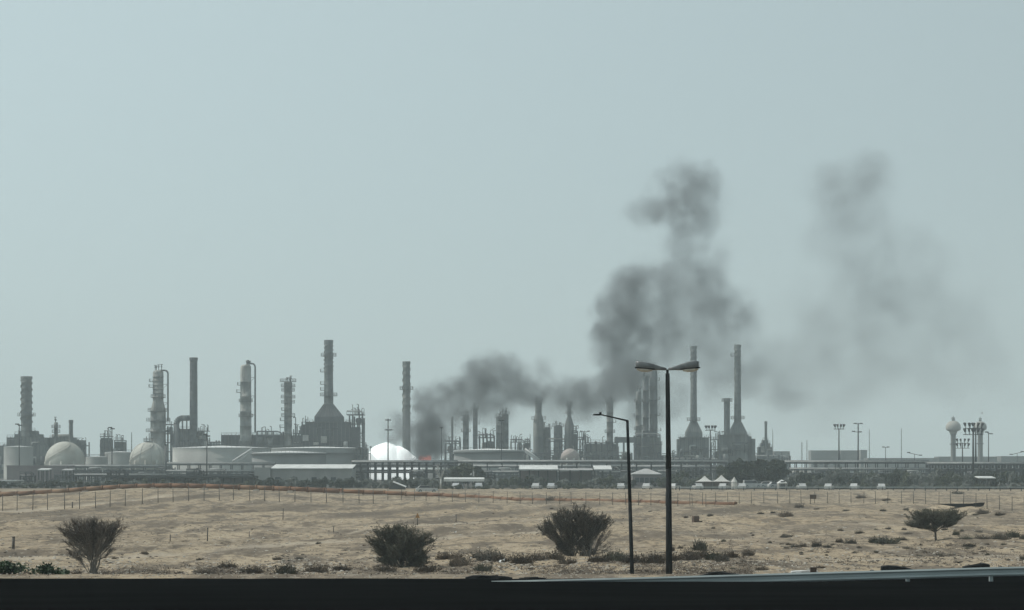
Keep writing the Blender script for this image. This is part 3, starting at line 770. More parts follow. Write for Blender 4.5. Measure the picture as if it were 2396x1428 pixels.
for px, yt, lab in ((1876,1035,'far thin tower above the horizon left of the pale flat building'), (1888,1030,'far thin mast beside the far thin tower'), (2034,1005,'far faint mast right of the flat horizon buildings'), (2109,1003,'far faint mast midway between the flat buildings and the water towers'), (1808,1004,'far faint mast right of the small thin chimney'), (308,1012,'thin lightning mast between the two gas spheres')):
    D = 1300 if px > 400 else 990
    t = thing('lattice_mast', lab, 'mast', (PX(px, D), D, 0), 'thin lattice masts')
    wd = .55 if px == 1876 else .22; Z = PZ(yt, D); q = MB()
    for a, b in ((-1,-1),(1,-1),(0,1)): q.tube((a*wd, b*wd, 0), (a*wd*.4, b*wd*.4, Z), .1, .07, 4)
    q.build('legs', M['steel'], t)
    q = MB(); k = 14
    for i in range(k):
        z0, z1 = Z*i/k, Z*(i+1)/k; f = 1-.6*i/k; g = 1-.6*(i+1)/k
        q.tube((-wd*f,-wd*f,z0), (wd*g,-wd*g,z1), .05, .05, 4); q.tube((wd*f,-wd*f,z0), (0,wd*g,z1), .05, .05, 4)
    q.build('bracing', M['steel'], t)

# ------------------------------------------------------------------ fire
def blob(name, mat_, parts, parent, sub=3, amp=.16, seed=1):
    import bmesh
    bm = bmesh.new()
    for (x, y, z, rx, ry, rz) in parts:
        r_ = bmesh.ops.create_icosphere(bm, subdivisions=sub, radius=1)
        for v in r_['verts']:
            c = v.co; n_ = math.sin(c.x*4+seed)*math.sin(c.y*3.3+c.z*3+seed*2)+.6*math.sin(c.x*8.1+c.z*7+seed)*math.sin(c.y*9+seed)
            k = 1+amp*n_*.6; up = 1+max(0, c.z)*amp*.6*math.sin(c.x*7+seed)
            v.co = Vector((x+c.x*rx*k, y+c.y*ry*k, z+c.z*rz*k*up))
    for f in bm.faces: f.smooth = True
    m_ = bpy.data.meshes.new(name); bm.to_mesh(m_); bm.free()
    return link(name, m_, mat_, parent)
def flame_mat(name, col, st):
    m, n, b = new_mat(name)
    b.inputs['Base Color'].default_value = (*col, 1); b.inputs['Emission Color'].default_value = (*col, 1); b.inputs['Emission Strength'].default_value = st
    return m
M['flame'] = flame_mat('white_hot_flame', (.92, .97, .95), .70)
def flicker(m, lo, hi, scale):
    n = m.node_tree; b = n.nodes['Principled BSDF']; g = n.nodes.new('ShaderNodeNewGeometry'); z = n.nodes.new('ShaderNodeTexNoise'); z.inputs['Scale'].default_value = scale; z.inputs['Detail'].default_value = 5
    r = n.nodes.new('ShaderNodeMapRange'); r.inputs[1].default_value = .3; r.inputs[2].default_value = .7; r.inputs[3].default_value = lo; r.inputs[4].default_value = hi
    n.links.new(g.outputs['Position'], z.inputs['Vector']); n.links.new(z.outputs[0], r.inputs[0]); n.links.new(r.outputs[0], b.inputs['Emission Strength'])
flicker(M['flame'], .58, .86, .22)
M['redflame'] = flame_mat('red_flame', (1.0, .40, .33), .3); flicker(M['redflame'], .12, .42, 1.2)
D = 930; s = D/F
t = thing('fire', 'white-hot fire blazing behind the pipe rack under the black smoke', 'fire', (PX(905, D), D, 0))
X = lambda p: PX(p, D)-PX(905, D)
blob('flame_body', M['flame'], [(X(904),0,PZ(1094,D),50*s,8,58*s), (X(930),1,PZ(1096,D),42*s,8,52*s), (X(952),2,PZ(1100,D),34*s,7,40*s)], t, 4, .03)
q = MB(); fr = random.Random(5)
parts = []
for i in range(20):
    px = 984+abs(fr.gauss(0, 1))*9+fr.uniform(0, 12); h = fr.uniform(1.5, 8); parts.append((X(px), -10+fr.uniform(-1, 1), PZ(1077-h*.5, D), fr.uniform(1.5, 3.5)*s, 1, h*s))
blob('red_flame', M['redflame'], parts, t, 2, .3, 4)

# ------------------------------------------------------------------ floodlight masts
def flood_mast(label, xc, ytop, D, n=8, wd=24, ring=True, w0=.32, ang=0, tiers=1, mt='darksteel'):
    s = D/F; H = PZ(ytop, D); t = thing('floodlight_mast', label, 'light mast', (PX(xc, D), D, 0), 'floodlight masts')
    hd = 2.0
    MB().tube((0,0,0), (0,0,H-hd*.9), w0, w0*.6, 10).build('pole', M[mt], t)
    hw = wd*s/2
    for k in range(tiers):
        z = H-hd-k*1.7
        for yy in (-.45, .45): MB().box(-hw, hw, yy-.07, yy+.07, z-.1, z+.06).build('head_bar', M[mt], t)
        nn = max(3, n//2)
        for i in range(nn):
            for yy in (-.5, .5):
                x = -hw+2*hw*(i+.5)/nn+(.3 if yy > 0 else -.1); tl = .28*(1 if x > 0 else -1)+.12*math.sin(i*2.3+yy)
                MB().tube((x,yy,z), (x+tl*.3,yy,z+.75), .07, .07, 5).tube((x+tl*.3,yy,z+.7), (x+tl,yy*1.35,z+1.55), .13, .34, 8).build('floodlight', M[mt], t)
    for k in range(0):
        z = H-hd-k*1.9
        c = MB().annulus(hw*.86, hw, z-.12, z+.05, 18).build('crown_ring', M[mt], t)
        q = MB()
        for i in range(4):
            a = 2*PI*i/4+.3; q.tube((0,0,z-.03), (hw*.9*math.cos(a), hw*.9*math.sin(a), z-.03), .08, .08, 4)
        q.build('spoke', M[mt], c)
        for i in range(n):
            a = 2*PI*(i+.5)/n+ang; x, y = hw*.95*math.cos(a), hw*.95*math.sin(a)
            fl = MB().tube((x*.9,y*.9,z), (x*1.02,y*1.02,z+.9), .09, .09, 4).tube((x*.92,y*.92,z+.8), (x*1.16,y*1.16,z+1.6), .2, .42, 8).build('floodlight', M[mt], t)
    return t
flood_mast('dark floodlight mast with a crown of lamps left of the big green trees', 1662, 993, 760)
flood_mast('tall floodlight mast with a crown of lamps left of the far flat buildings', 1963, 990, 760)
flood_mast('dark floodlight mast in front of the right water tower, nearer of two', 2277, 986, 640, n=10, wd=46, w0=.36, tiers=2)
flood_mast('dark floodlight mast in front of the right water tower, a hand right of its twin', 2283, 987, 700, n=8, wd=36, w0=.36, tiers=1)
flood_mast('shorter floodlight mast between the two water towers', 2252, 1024, 800, n=9, wd=32, tiers=2, w0=.3)
def arm_mast(label, xc, ytop, D, arms, lamp=1.2, w0=.2, mt='darksteel'):
    s = D/F; H = PZ(ytop, D); t = thing('lamp_mast', label, 'light mast', (PX(xc, D), D, 0), 'plant lamp masts')
    MB().tube((0,0,0), (0,0,H), w0, w0*.7, 8).build('pole', M[mt], t)
    for y, a, b, tilt in arms:
        z = PZ(y, D); x0, x1 = PX(a, D)-PX(xc, D), PX(b, D)-PX(xc, D)
        am = MB().tube((x0,0,z+tilt), (x1,0,z-tilt), .1, .1, 6).build('arm', M[mt], t)
        for x, zz in ((x0, z+tilt), (x1, z-tilt)):
            MB().box(x-lamp*.6, x+lamp*.6, -.35, .35, zz-.05, zz+.3).build('lamp_head', M[mt], am)
    return t
arm_mast('tall lamp mast with two cross-arms right of the far flat building', 2008, 990, 820, [(992,2001,2015,0),(1011,1997,2013,.1)], .9, .3)
arm_mast('lamp mast with a tilted head right of the water towers', 2313, 1011, 800, [(1014,2308,2319,.3)], .9, .2)
arm_mast('small T-shaped lamp mast on the right horizon', 2072, 1046, 900, [(1047,2067,2078,0)], .8, .16)
arm_mast('low lamp pole with a drooping double head on the right horizon', 2140, 1063, 850, [(1063,2126,2154,.5)], .9, .14)
arm_mast('low lamp pole at the far right horizon', 2380, 1062, 850, [(1061,2366,2392,-.5)], .9, .14)
arm_mast('faint T-shaped lamp mast beside the dark floodlight crown', 1683, 1008, 960, [(1011,1674,1692,0)], .9, .18, 'steel')
arm_mast('pale T-shaped lamp mast above the pink sphere', 1368, 1008, 900, [(1010,1360,1377,0)], .9, .16, 'steel')
arm_mast('dark lamp mast in front of the small far-left tank', 45, 993, 760, [(995,40,47,.2)], 1.0, .2)
arm_mast('dark lamp mast between the two gas spheres', 262, 1001, 760, [(1003,258,264,.2)], 1.0, .2)
arm_mast('dark lamp mast in front of the broad pale tank', 484, 1018, 640, [(1020,481,487,.2)], .9, .2)
arm_mast('dark lamp mast rising through the fire', 908, 980, 780, [(984,905,911,0),(1007,904,914,0)], .9, .24)
arm_mast('thin dark mast left of the fire', 867, 1045, 770, [(1047,866,868,0)], .3, .14)
arm_mast('thin dark mast right of the red flames', 1033, 1000, 770, [(1002,1031,1035,0)], .5, .16)
arm_mast('dark lamp mast in front of the wide dull tank', 1173, 982, 770, [(985,1169,1177,0)], .7, .18)
arm_mast('thin grey post before the slim dark column', 1502, 994, 900, [(996,1499,1505,0)], .6, .16, 'steel')
arm_mast('plain dark post in front of the broad pale tank, left end', 388, 1040, 700, [(1042,387,389,0)], .4, .42, 'steel')

# ------------------------------------------------------------------ pipe racks
def pipe_rack(label, x0, x1, D, tiers, step, depth=5, npipe=4, mt='darksteel', post=.22, pr=.22, group='pipe racks', ends=True):
    X0, X1 = PX(x0, D), PX(x1, D); L = X1-X0
    t = thing('pipe_rack', label, 'pipe rack', (X0, D, 0), group)
    zt = max(PZ(y, D) for y in tiers)
    n = max(2, int(round((x1-x0)/step)))
    pm = MB().box(-post, post, -post, post, 0, zt).mesh('post'); bmh = MB().box(-.16, .16, -.3, depth+.3, -.4, -.02).mesh('cross_beam')
    for i in range(n+1):
        x = L*i/n
        for yy in (0, depth): link('post', pm, M[mt], t, (x, yy, 0))
        for y in tiers: link('cross_beam', bmh, M[mt], t, (x, 0, PZ(y, D)))
    for k, y in enumerate(tiers):
        z = PZ(y, D)
        MB().box(0, L, -post-.06, post+.05, z-.45, z-.03).build('girder', M[mt], t)
        for j in range(npipe):
            r = pr*(1+.5*((j*7+k*3) % 3)/2)
            MB().tube((-.5, depth*(j+.5)/npipe, z+r), (L+.5, depth*(j+.5)/npipe, z+r), r, r, 8).build('pipe', M['steel' if (j+k) % 3 else 'palepipe'], t)
    return t
pipe_rack('three-tier dark pipe rack standing in front of the fire', 826, 1066, 700, [1082,1091,1104], 17, 5, 3, post=.26)
pipe_rack('long thin elevated pipe rack running from the fire to the dark green trees', 1070, 1700, 705, [1081.5], 35, 4, 4, post=.14, pr=.24)
pipe_rack('long thin elevated pipe rack running right from the dark green trees', 1840, 2172, 705, [1082], 24, 4, 4, post=.14, pr=.22)
pipe_rack('low grey pipe rack in front of the two gas spheres', 118, 390, 740, [1092, 1104], 26, 4, 4, mt='steel', post=.2)
pipe_rack('low pipe rack in front of the broad pale tank and the dull tanks', 390, 640, 745, [1086], 26, 4, 4, mt='steel', post=.16)
pipe_rack('low pipe rack crossing behind the long white canopy', 1085, 1480, 760, [1092], 30, 4, 3, mt='steel', post=.14)
pipe_rack('low dark rack at the right edge behind the thickets', 2175, 2430, 690, [1086,1101], 14, 5, 3, post=.3)
pipe_rack('low rack between the single-arm lamp and the dark green trees', 1480, 1700, 740, [1093,1104], 22, 5, 3, mt='steel', post=.18)

# compacted dark yard under the plant
tag(MB().add([(-520,566,.03),(520,566,.03),(900,1700,.03),(-900,1700,.03)], [(0,1,2,3)]).build('plant_yard', mat('oily_yard_gravel', (.095,.09,.082), (.06,.058,.054), rough=.95, scale=(.06,.03,.1), col3=(.13,.12,.105), s3=.03, spec=.05)), kind='structure')

pipe_rack('dense low pipe rack before the broad pale tank and the white-roofed shed', 392, 596, 690, [1103,1112], 15, 3, 3, mt='steel', post=.13, pr=.16)
pipe_rack('dense low pipe rack below the wide dull tank and the canopies', 1132, 1478, 690, [1105,1115], 17, 3, 3, mt='steel', post=.13, pr=.16)
pipe_rack('dense low pipe rack before the far flat buildings', 1852, 2172, 680, [1098,1110], 17, 3, 3, mt='steel', post=.13, pr=.16)
pipe_rack('dense low pipe rack below the two gas spheres', 165, 388, 690, [1112], 15, 3, 3, mt='darksteel', post=.13, pr=.16)

# ------------------------------------------------------------------ buildings along the perimeter
building('long mauve wall block at far left below the small tank', 16, 160, 1093, 720, 10, 'brownwall', 'perimeter buildings', nwin=0)
D = 640; t = thing('long_shed', 'long grey shed with a bright white pitched sheet roof left of the pipe rack', 'building', (PX(710, D), D, 0), 'perimeter buildings')
X = lambda p: PX(p, D)-PX(710, D)
z0_, z1_ = PZ(1096.5, D), PZ(1088, D)
MB().box(X(597), X(634)-.05, -1.5, 15, 0, PZ(1094, D)).build('end_wall', M['wall'], t)
MB().box(X(634), X(824), 0, 15, 0, z0_-.1).build('wall', M['wall'], t)
n = 12
for i in range(n):
    a, b = X(632)+(X(825)-X(632))*i/n+.01, X(632)+(X(825)-X(632))*(i+1)/n-.01
    MB().add([(a,-.5,z0_-.09),(b,-.5,z0_-.09),(b,15.4,z1_),(a,15.4,z1_),(a,-.5,z0_+.06),(b,-.5,z0_+.06),(b,15.4,z1_+.15),(a,15.4,z1_+.15)], [(0,3,2,1),(4,5,6,7),(0,1,5,4),(1,2,6,5),(2,3,7,6),(3,0,4,7)]).build('roof_sheet', M['white'], t)
for px in (650, 690, 735, 780): MB().box(X(px)-.7, X(px)+.7, -.06, .05, 1.3, 2.4).build('window', M['window'], t)
MB().box(X(806), X(806)+1.2, -.07, .05, .03, 2.1).build('door', M['darksteel'], t)
building('low annex with a pale roof at the far left edge', -30, 36, 1126, 600, 9, 'wall', 'perimeter buildings', roof='white', nwin=0)
def canopy(label, x0, x1, yroof, D, depth=7, roof='white', posts=6, th=.35, group='open-sided canopies', seg=None, back=None, slope=.35):
    X0, X1 = PX(x0, D), PX(x1, D); L = X1-X0; z = PZ(yroof, D)
    t = thing('canopy', label, 'canopy', (X0, D, 0), group)
    n = seg or max(1, int(L/6))
    for i in range(n):
        a, b = L*i/n+.02, L*(i+1)/n-.02
        v = [(a,-.2,z-th),(b,-.2,z-th),(b,depth,z+slope-th),(a,depth,z+slope-th),(a,-.2,z),(b,-.2,z),(b,depth,z+slope),(a,depth,z+slope)]
        MB().add(v, [(0,3,2,1),(4,5,6,7),(0,1,5,4),(1,2,6,5),(2,3,7,6),(3,0,4,7)]).build('roof_sheet', M[roof], t)
    pm = MB().box(-.12,.12,-.12,.12,0,z-th).mesh('post'); pm2 = MB().box(-.12,.12,-.12,.12,0,z+slope*.9-th).mesh('post')
    for i in range(posts):
        x = .3+(L-.6)*i/(posts-1); link('post', pm, M['darksteel'], t, (x, .3, 0)); link('post', pm2, M['darksteel'], t, (x, depth-.4, 0))
    if back: MB().box(.2, L-.2, depth-.2, depth-.05, 0, z-.4).build('back_wall', M[back], t)
    return t
canopy('long dark-roofed open shed below the broad pale tank', 246, 596, 1113, 610, 9, 'darkroof', 14, .6, back='brownwall', slope=-.1)
canopy('long white canopy on posts left of the single-arm street lamp', 1215, 1306, 1098, 640, 9, 'white', 5, .3, back='brownwall', slope=1.1)
canopy('thin pale canopy continuing right of the long white canopy', 1307, 1388, 1099.5, 642, 8, 'hiproof', 4, .2, back='brownwall')
canopy('short white canopy ending behind the single-arm street lamp', 1390, 1432, 1098, 640, 8, 'white', 3, .3, slope=1.0)
canopy('white carport roof beside the pale tree trunk right of the fire', 1038, 1133, 1121, 560, 6, 'white', 6, .6)
canopy('small pale sheet roof before the mauve block, left one', 88, 114, 1099, 660, 5, 'white', 3, .25)
canopy('small pale sheet roof before the mauve block, right one', 144, 168, 1100, 665, 5, 'hiproof', 3, .25)
canopy('thin pale roof among thickets near the right edge', 2290, 2330, 1118, 560, 5, 'white', 3, .2)
def hip_house(label, x0, x1, yr, ye, D, depth, mw, mr, nwin=4, group='perimeter buildings'):
    X0, X1 = PX(x0, D), PX(x1, D); xc = (X0+X1)/2; hw = (X1-X0)/2; ze, zr = PZ(ye, D), PZ(yr, D)
    t = thing('hip_roof_house', label, 'building', (xc, D, 0), group)
    MB().box(-hw*.92, hw*.92, .4, depth-.4, 0, ze).build('wall', M[mw], t)
    e = [(-hw,0,ze),(hw,0,ze),(hw,depth,ze),(-hw,depth,ze)]; e2 = [(x,y,ze+.2) for x,y,_ in e]
    rg = [(-hw*.12,depth/2,zr),(hw*.12,depth/2,zr)]
    MB().add(e+e2+rg, [(0,3,2,1),(0,1,5,4),(1,2,6,5),(2,3,7,6),(3,0,4,7),(4,5,9,8),(5,6,9),(6,7,8,9),(7,4,8)]).build('roof', M[mr], t)
    for i in range(nwin):
        x = -hw*.8+1.6*hw*(i+.5)/nwin
        MB().box(x-.55, x+.55, .32, .42, ze*.35, ze*.75).build('window', M['window'], t)
    MB().box(-.5, .5, .3, .42, .02, 2.0).build('door', M['darksteel'], t)
    return t
hip_house('grey hip-roofed house between the two street lamps', 1478, 1549, 1097, 1111, 620, 9, 'brownwall', 'hiproof', 5)
hip_house('small white gabled hut among the parked cars', 1822, 1842, 1123, 1132, 545, 4, 'wall', 'white', 1)
def tent(label, x0, x1, yt, ye, D, group='white peaked tents'):
    X0, X1 = PX(x0, D), PX(x1, D); xc = (X0+X1)/2; hw = (X1-X0)/2; ze, zt = PZ(ye, D), PZ(yt, D)
    t = thing('peaked_tent', label, 'tent', (xc, D, 0), group)
    q = MB(); n = 16; pr = None; rings = []
    for k in range(9):
        f = k/8; zz = ze+(zt-ze)*f**1.9; rr_ = hw*(1-f*.97); rings.append((rr_, zz))
    b = len(q.v)
    for r_, z in rings:
        for i in range(4*4):
            a = i//4; u = (i % 4)/4
            cs = [(-1,-1),(1,-1),(1,1),(-1,1)]; p, p2 = cs[a], cs[(a+1) % 4]
            q.v.append((r_*(p[0]+(p2[0]-p[0])*u), r_*(p[1]+(p2[1]-p[1])*u)+hw, z))
    for k in range(8):
        for i in range(16):
            j = (i+1) % 16; q.f.append((k*16+i, k*16+j, (k+1)*16+j, (k+1)*16+i)); q.sm.append(False)
    q.build('canopy', M['tent'], t)
    for sx in (-1, 1):
        for sy in (-1, 1): MB().tube((sx*hw*.95, hw+sy*hw*.95, 0), (sx*hw*.95, hw+sy*hw*.95, ze), .06, .06, 6).build('pole', M['darksteel'], t)
    MB().tube((0,hw,0), (0,hw,zt+.25), .07, .05, 6).build('mast', M['darksteel'], t)
    MB().box(-hw*.9, hw*.9, hw*1.85, hw*1.9, 0, ze).build('back_curtain', M['brownwall'], t)
tent('white peaked tent behind the floodlight mast foot, left of two', 1629, 1672, 1114, 1127, 560)
tent('white peaked tent, right of two, in front of the dark green trees', 1668, 1712, 1112, 1127, 558)
D = 556; t = thing('kiosk', 'small pointed pale kiosk just right of the white tents', 'kiosk', (PX(1718, D), D, 0))
MB().lathe([(.68,0),(.68,1.7)], 8, smooth=False).build('wall', M['tent'], t); MB().lathe([(.8,1.7),(.35,2.4),(0,3.0)], 8, smooth=False).build('roof', M['tent'], t)
D = 548; t = thing('lean_to_shed', 'small shed with a bright slanting sheet roof above the orange pipeline', 'shed', (PX(935, D), D, 0))
v = [(-1.6,0,1.75),(1.5,0,.55),(1.5,3,.75),(-1.6,3,1.95)]; v2 = [(x,y,z-.12) for x,y,z in v]
MB().add(v+v2, [(0,1,2,3),(7,6,5,4),(0,4,5,1),(1,5,6,2),(2,6,7,3),(3,7,4,0)]).build('roof', M['white'], t)
MB().add([(-2.6,.3,0),(1.3,.3,0),(1.3,.3,.45),(-1.5,.3,1.6),(-2.6,2.8,0),(1.3,2.8,0),(1.3,2.8,.6),(-1.5,2.8,1.7)], [(0,1,2,3),(5,4,7,6),(1,5,6,2),(0,3,7,4)]).build('wall', M['darkroof'], t)

# cars along the perimeter road
def make_car(paint, van=False):
    L, Wd = (4.6, 1.8); h0, h1 = .32, (.95 if not van else 1.15); top = 1.45 if not van else 1.95
    body = [(-2.3,h0),(2.3,h0),(2.32,.7),(2.2,.88),(1.1,h1),(-2.1,h1),(-2.3,.85)]
    cab = [(-1.95,h1-.01),(1.15,h1-.01),(.45,top-.05),(.2,top),(-1.3,top),(-1.6,top-.06)] if not van else [(-2.2,h1-.01),(1.35,h1-.01),(.9,top-.08),(.6,top),(-2.1,top),(-2.2,top-.06)]
    glass = [(x*.94-.01, h1+.06+(z-h1)*.82) for x, z in cab]
    out = [('body', MB().prism(body, -Wd/2, Wd/2).mesh('body'), paint), ('cabin', MB().prism(cab, -Wd/2+.12, Wd/2-.12).mesh('cabin'), paint), ('side_window', MB().prism(glass, -Wd/2+.105, Wd/2-.105).mesh('side_window'), M['window'])]
    wh = MB().tube((0,-.1,0), (0,.1,0), .33, .33, 14).mesh('wheel'); hub = MB().tube((0,-.115,0), (0,.115,0), .19, .19, 10).mesh('hub')
    lt = MB().box(-.05,.05,-.2,.2,-.08,.08).mesh('headlight')
    return out, wh, hub, lt
CARK = {'w': make_car(M['car']), 's': make_car(M['carsilver']), 'v': make_car(M['car'], True)}
def car(label, px, py, kind='w', rz=0):
    D = HC*F/(py-HY); x = PX(px, D)
    t = thing('parked_car', label, 'car', (x, D, 0.005), 'cars parked along the plant perimeter', rz)
    out, wh, hub, lt = CARK[kind]
    for nm, me_, m_ in out: link(nm, me_, m_, t)
    for sx in (-1.45, 1.4):
        for sy in (-.82, .82):
            w_ = link('wheel', wh, M['rubber'], t, (sx, sy, .33)); link('rim', hub, M['galv'], w_)
    for sy in (-.6, .6): link('headlight', lt, M['tent'], t, (2.3, sy, .68))
car('white car just above the orange pipeline right of the slanting shed', 999, 1153, 'w', .1)
for i, (px, py, k, rz, lab) in enumerate([
    (1071,1144.5,'s',1.3,'silver car under the white carport'), (1120,1144.5,'s',1.6,'silver car at the right end of the carport'),
    (1256,1145,'w',1.4,'white car seen end-on below the long white canopy'), (1292,1145,'s',1.4,'silver car right of the end-on white car below the canopy'),
    (1453,1145.5,'w',1.5,'white car just left of the single-arm street lamp'), (1515,1145.5,'w',1.35,'white car between the two street lamps'),
    (1578,1146,'w',1.2,'white car just right of the twin-head street lamp'), (1632,1146,'w',1.7,'white car in front of the left white tent'),
    (1694,1146,'w',1.3,'white car in front of the right white tent'), (1736,1146,'w',1.5,'white car end-on right of the small kiosk'),
    (1760,1142,'v',.1,'white van left end of the car row under the dark trees'), (1778,1140.5,'w',.3,'white car second from the left under the dark trees'),
    (1798,1141,'w',0,'white car in the middle of the row under the dark trees'), (1818,1141.5,'w',.2,'white car left of the gabled hut'),
    (1845,1142,'w',.1,'white car right of the gabled hut'), (1875,1146,'w',1.6,'white car right of the row under the dark trees'),
    (1940,1146.5,'w',1.3,'white car left of the tall floodlight mast foot'), (2000,1146,'w',1.3,'white car end-on right of the tall floodlight mast foot'),
    (2062,1147,'w',1.45,'white car alone in the right half of the perimeter road'), (2346,1137,'v',1.4,'white van among thickets at the right edge'),
    ]):
    car(lab, px, py, k, rz)

# ------------------------------------------------------------------ trees and thickets along the perimeter
def leaf_cloud(q, lobes, n, size, rr, hollow=.55):
    tot = sum(l[3]*l[4]*l[5] for l in lobes)
    for (cx, cy, cz, rx, ry, rz) in lobes:
        for _ in range(int(n*rx*ry*rz/tot)):
            d = Vector((rr.gauss(0,1), rr.gauss(0,1), rr.gauss(0,1))).normalized(); f = (hollow+(1-hollow)*rr.random())*(.9+.2*math.sin(d.x*5+cx)*math.sin(d.z*6+cz))
            p = Vector((cx+d.x*rx*f, cy+d.y*ry*f, cz+d.z*rz*f))
            u = Vector((rr.gauss(0,1), rr.gauss(0,1), rr.gauss(0,1))).normalized(); w_ = u.orthogonal().normalized(); s_ = size*rr.uniform(.5, 1.3)
            q.add([p-u*s_, p+w_*s_*.6, p+u*s_, p-w_*s_*.6], [(0,1,2,3)])
def tree_meshes(seed, H, Wd, m, n=2200, size=.28, trunk=.16, bare=False):
    """(trunk mesh, crown mesh) of a rounded broadleaf tree, H high, Wd wide"""
    rr = random.Random(seed); q = MB(); lobes = []
    h0 = H*.22
    q.tube((0,0,-.1), (rr.uniform(-.1,.1), 0, h0), H*.03, H*.022, 7)
    k = 11
    for i in range(k):
        a = 2*PI*i/k+rr.uniform(-.3,.3); e = rr.uniform(.15, 1); r_ = Wd/2*rr.uniform(.35,.68)*(1 if e < .8 else .5)
        p = Vector((r_*math.cos(a), r_*math.sin(a), h0+(H*.9-h0)*e*.86))
        md_ = Vector((p.x*.3, p.y*.3, h0+(p.z-h0)*.5))
        q.tube((0,0,h0*.9), md_, H*.016, H*.011, 5); q.tube(md_, p, H*.011, H*.005, 5)
        lobes.append((p.x, p.y, p.z, Wd*rr.uniform(.15,.24), Wd*rr.uniform(.15,.24), H*rr.uniform(.10,.17)))
    lobes.append((0,0,H*.62, Wd*.26, Wd*.26, H*.28)); lobes.append((0,0,H*.34, Wd*.30, Wd*.30, H*.2))
    c = MB(); leaf_cloud(c, lobes, n, size, rr)
    return q.mesh('trunk'), c.mesh('crown')
def tree(label, px, py_base, ytop, wpx, leaf, seed, D=None, group='broadleaf trees along the perimeter', n=2200, size=None, name='broadleaf_tree'):
    D = D or HC*F/(py_base-HY); s = D/F; H = PZ(ytop, D); Wd = wpx*s
    t = thing(name, label, 'tree', (PX(px, D), D, 0), group)
    tm, cm = tree_meshes(seed, H, Wd, leaf, n, size or .09*Wd**.5*1.1)
    link('trunk', tm, M['bark'], t); link('crown', cm, M[leaf], t)
tree('big rounded dark green tree, left of the group behind the parked cars', 1735, 1140, 1066, 84, 'leaf', 1, D=600, n=12000)
tree('big rounded dark green tree, middle of the group behind the parked cars', 1780, 1140, 1068, 72, 'leaf', 2, D=605, n=11000)
tree('big rounded dark green tree, right of the group behind the parked cars', 1818, 1140, 1067, 74, 'leaf', 3, D=600, n=12000)
tree('lighter olive tree on the left flank of the dark tree group', 1692, 1140, 1084, 50, 'oliveleaf', 4, D=598, n=4500)
tree('rounded olive tree behind the white carport', 1085, 1140, 1077, 70, 'oliveleaf', 5, D=600, n=5500)
tree('green tree in front of the wide dull tank, right of the carport tree', 1120, 1140, 1085, 44, 'leaf', 6, D=610, n=4000)
tree('pale bushy tree left of the single-arm street lamp, behind the low rack', 1462, 1120, 1050, 44, 'greyleaf', 7, D=800, n=3500)
tree('olive tree behind the single-arm street lamp', 1497, 1120, 1068, 42, 'greyleaf', 17, D=780, n=3000)
# thickets: one mesh set per variant, each thicket a thing of its own
THV = []
for k in range(7):
    rr = random.Random(40+k); c = MB(); lob = []
    for i in range(9):
        lob.append((rr.uniform(-2.6,2.6), rr.uniform(-1,1), rr.uniform(.5,2.1), rr.uniform(.7,1.3), rr.uniform(.7,1.2), rr.uniform(.5,1.0)))
    leaf_cloud(c, lob, 1300, .22, rr, .35)
    q = MB()
    for l in lob: q.tube((l[0]*.5, l[1]*.5, -.05), (l[0], l[1], l[2]), .06, .03, 4)
    THV.append((q.mesh('stem'), c.mesh('foliage')))
def thicket(px, D, hpx, wpx, leaf, v):
    s = D/F; t = thing('thicket', ('wide ' if wpx > 48 else '')+('tall ' if hpx > 27 else 'low ' if hpx < 17 else '')+TH_LAB[leaf]+' '+spot(px), 'shrub', (PX(px, D), D, 0), 'thickets along the perimeter road')
    sx, sz = wpx*s/6.4, hpx*s/3.0
    t.scale = (sx, max(sx, .8), sz)
    a, b = THV[v]
    st = link('stem', a.copy() if False else a, M['bark'], t)
    f = bpy.data.objects.new('foliage', b); C.objects.link(f); f.parent = t
    if not b.materials: b.materials.append(M[leaf])
    f.material_slots[0].link = 'OBJECT'; f.material_slots[0].material = M[leaf]
TH_LAB = {'leaf': 'dark green thicket', 'oliveleaf': 'olive thicket', 'greyleaf': 'dusty grey-green thicket'}
SPOTS = [(60,'below the small far-left tank'),(150,'below the left cream gas sphere'),(225,'below the low pale tank'),(275,'below the low white-roofed tank'),(347,'below the ribbed gas sphere'),(395,'below the dark chimney duct'),(453,'below the dark chimney'),(515,'below the low open rack'),(575,'below the tall mottled column'),(640,'at the left end of the white-roofed shed'),(700,'before the middle of the white-roofed shed'),(770,'below the huge dark heater'),(825,'at the right end of the white-roofed shed'),(880,'before the left part of the fire'),(925,'before the right part of the fire'),(975,'below the red flames'),(1035,'beside the bare pale tree'),(1085,'before the white carport'),(1143,'below the wide dull tank'),(1182,'below the two joined drums'),(1228,'at the left end of the long white canopy'),(1270,'before the long white canopy'),(1334,'below the small pink sphere'),(1380,'below the pale T-shaped mast'),(1427,'below the column above the single-arm lamp'),(1475,'beside the single-arm street lamp'),(1566,'beside the twin-head street lamp'),(1620,'left of the white tents'),(1700,'behind the white tents'),(1750,'at the left foot of the dark trees'),(1790,'at the middle foot of the dark trees'),(1835,'at the right foot of the dark trees'),(1880,'right of the dark trees'),(1925,'below the far pale flat building'),(1963,'at the tall floodlight mast'),(2008,'at the cross-arm lamp mast'),(2072,'below the small T-shaped mast'),(2109,'below the far faint mast'),(2140,'below the drooping double lamp'),(2180,'at the right end of the long rack'),(2230,'below the left water tower'),(2280,'below the right water tower'),(2330,'right of the water towers'),(2380,'at the right edge below the far lamp')]
def spot(px): return min(SPOTS, key=lambda a: abs(a[0]-px))[1]
rr = random.Random(11)
def belt(x0, x1, step, D0, D1, h0, h1, w0, w1, leaves):
    x = x0
    while x < x1:
        thicket(x, rr.uniform(D0, D1), rr.uniform(h0, h1), rr.uniform(w0, w1), rr.choice(leaves), rr.randrange(7)); x += step*rr.uniform(.7, 1.3)
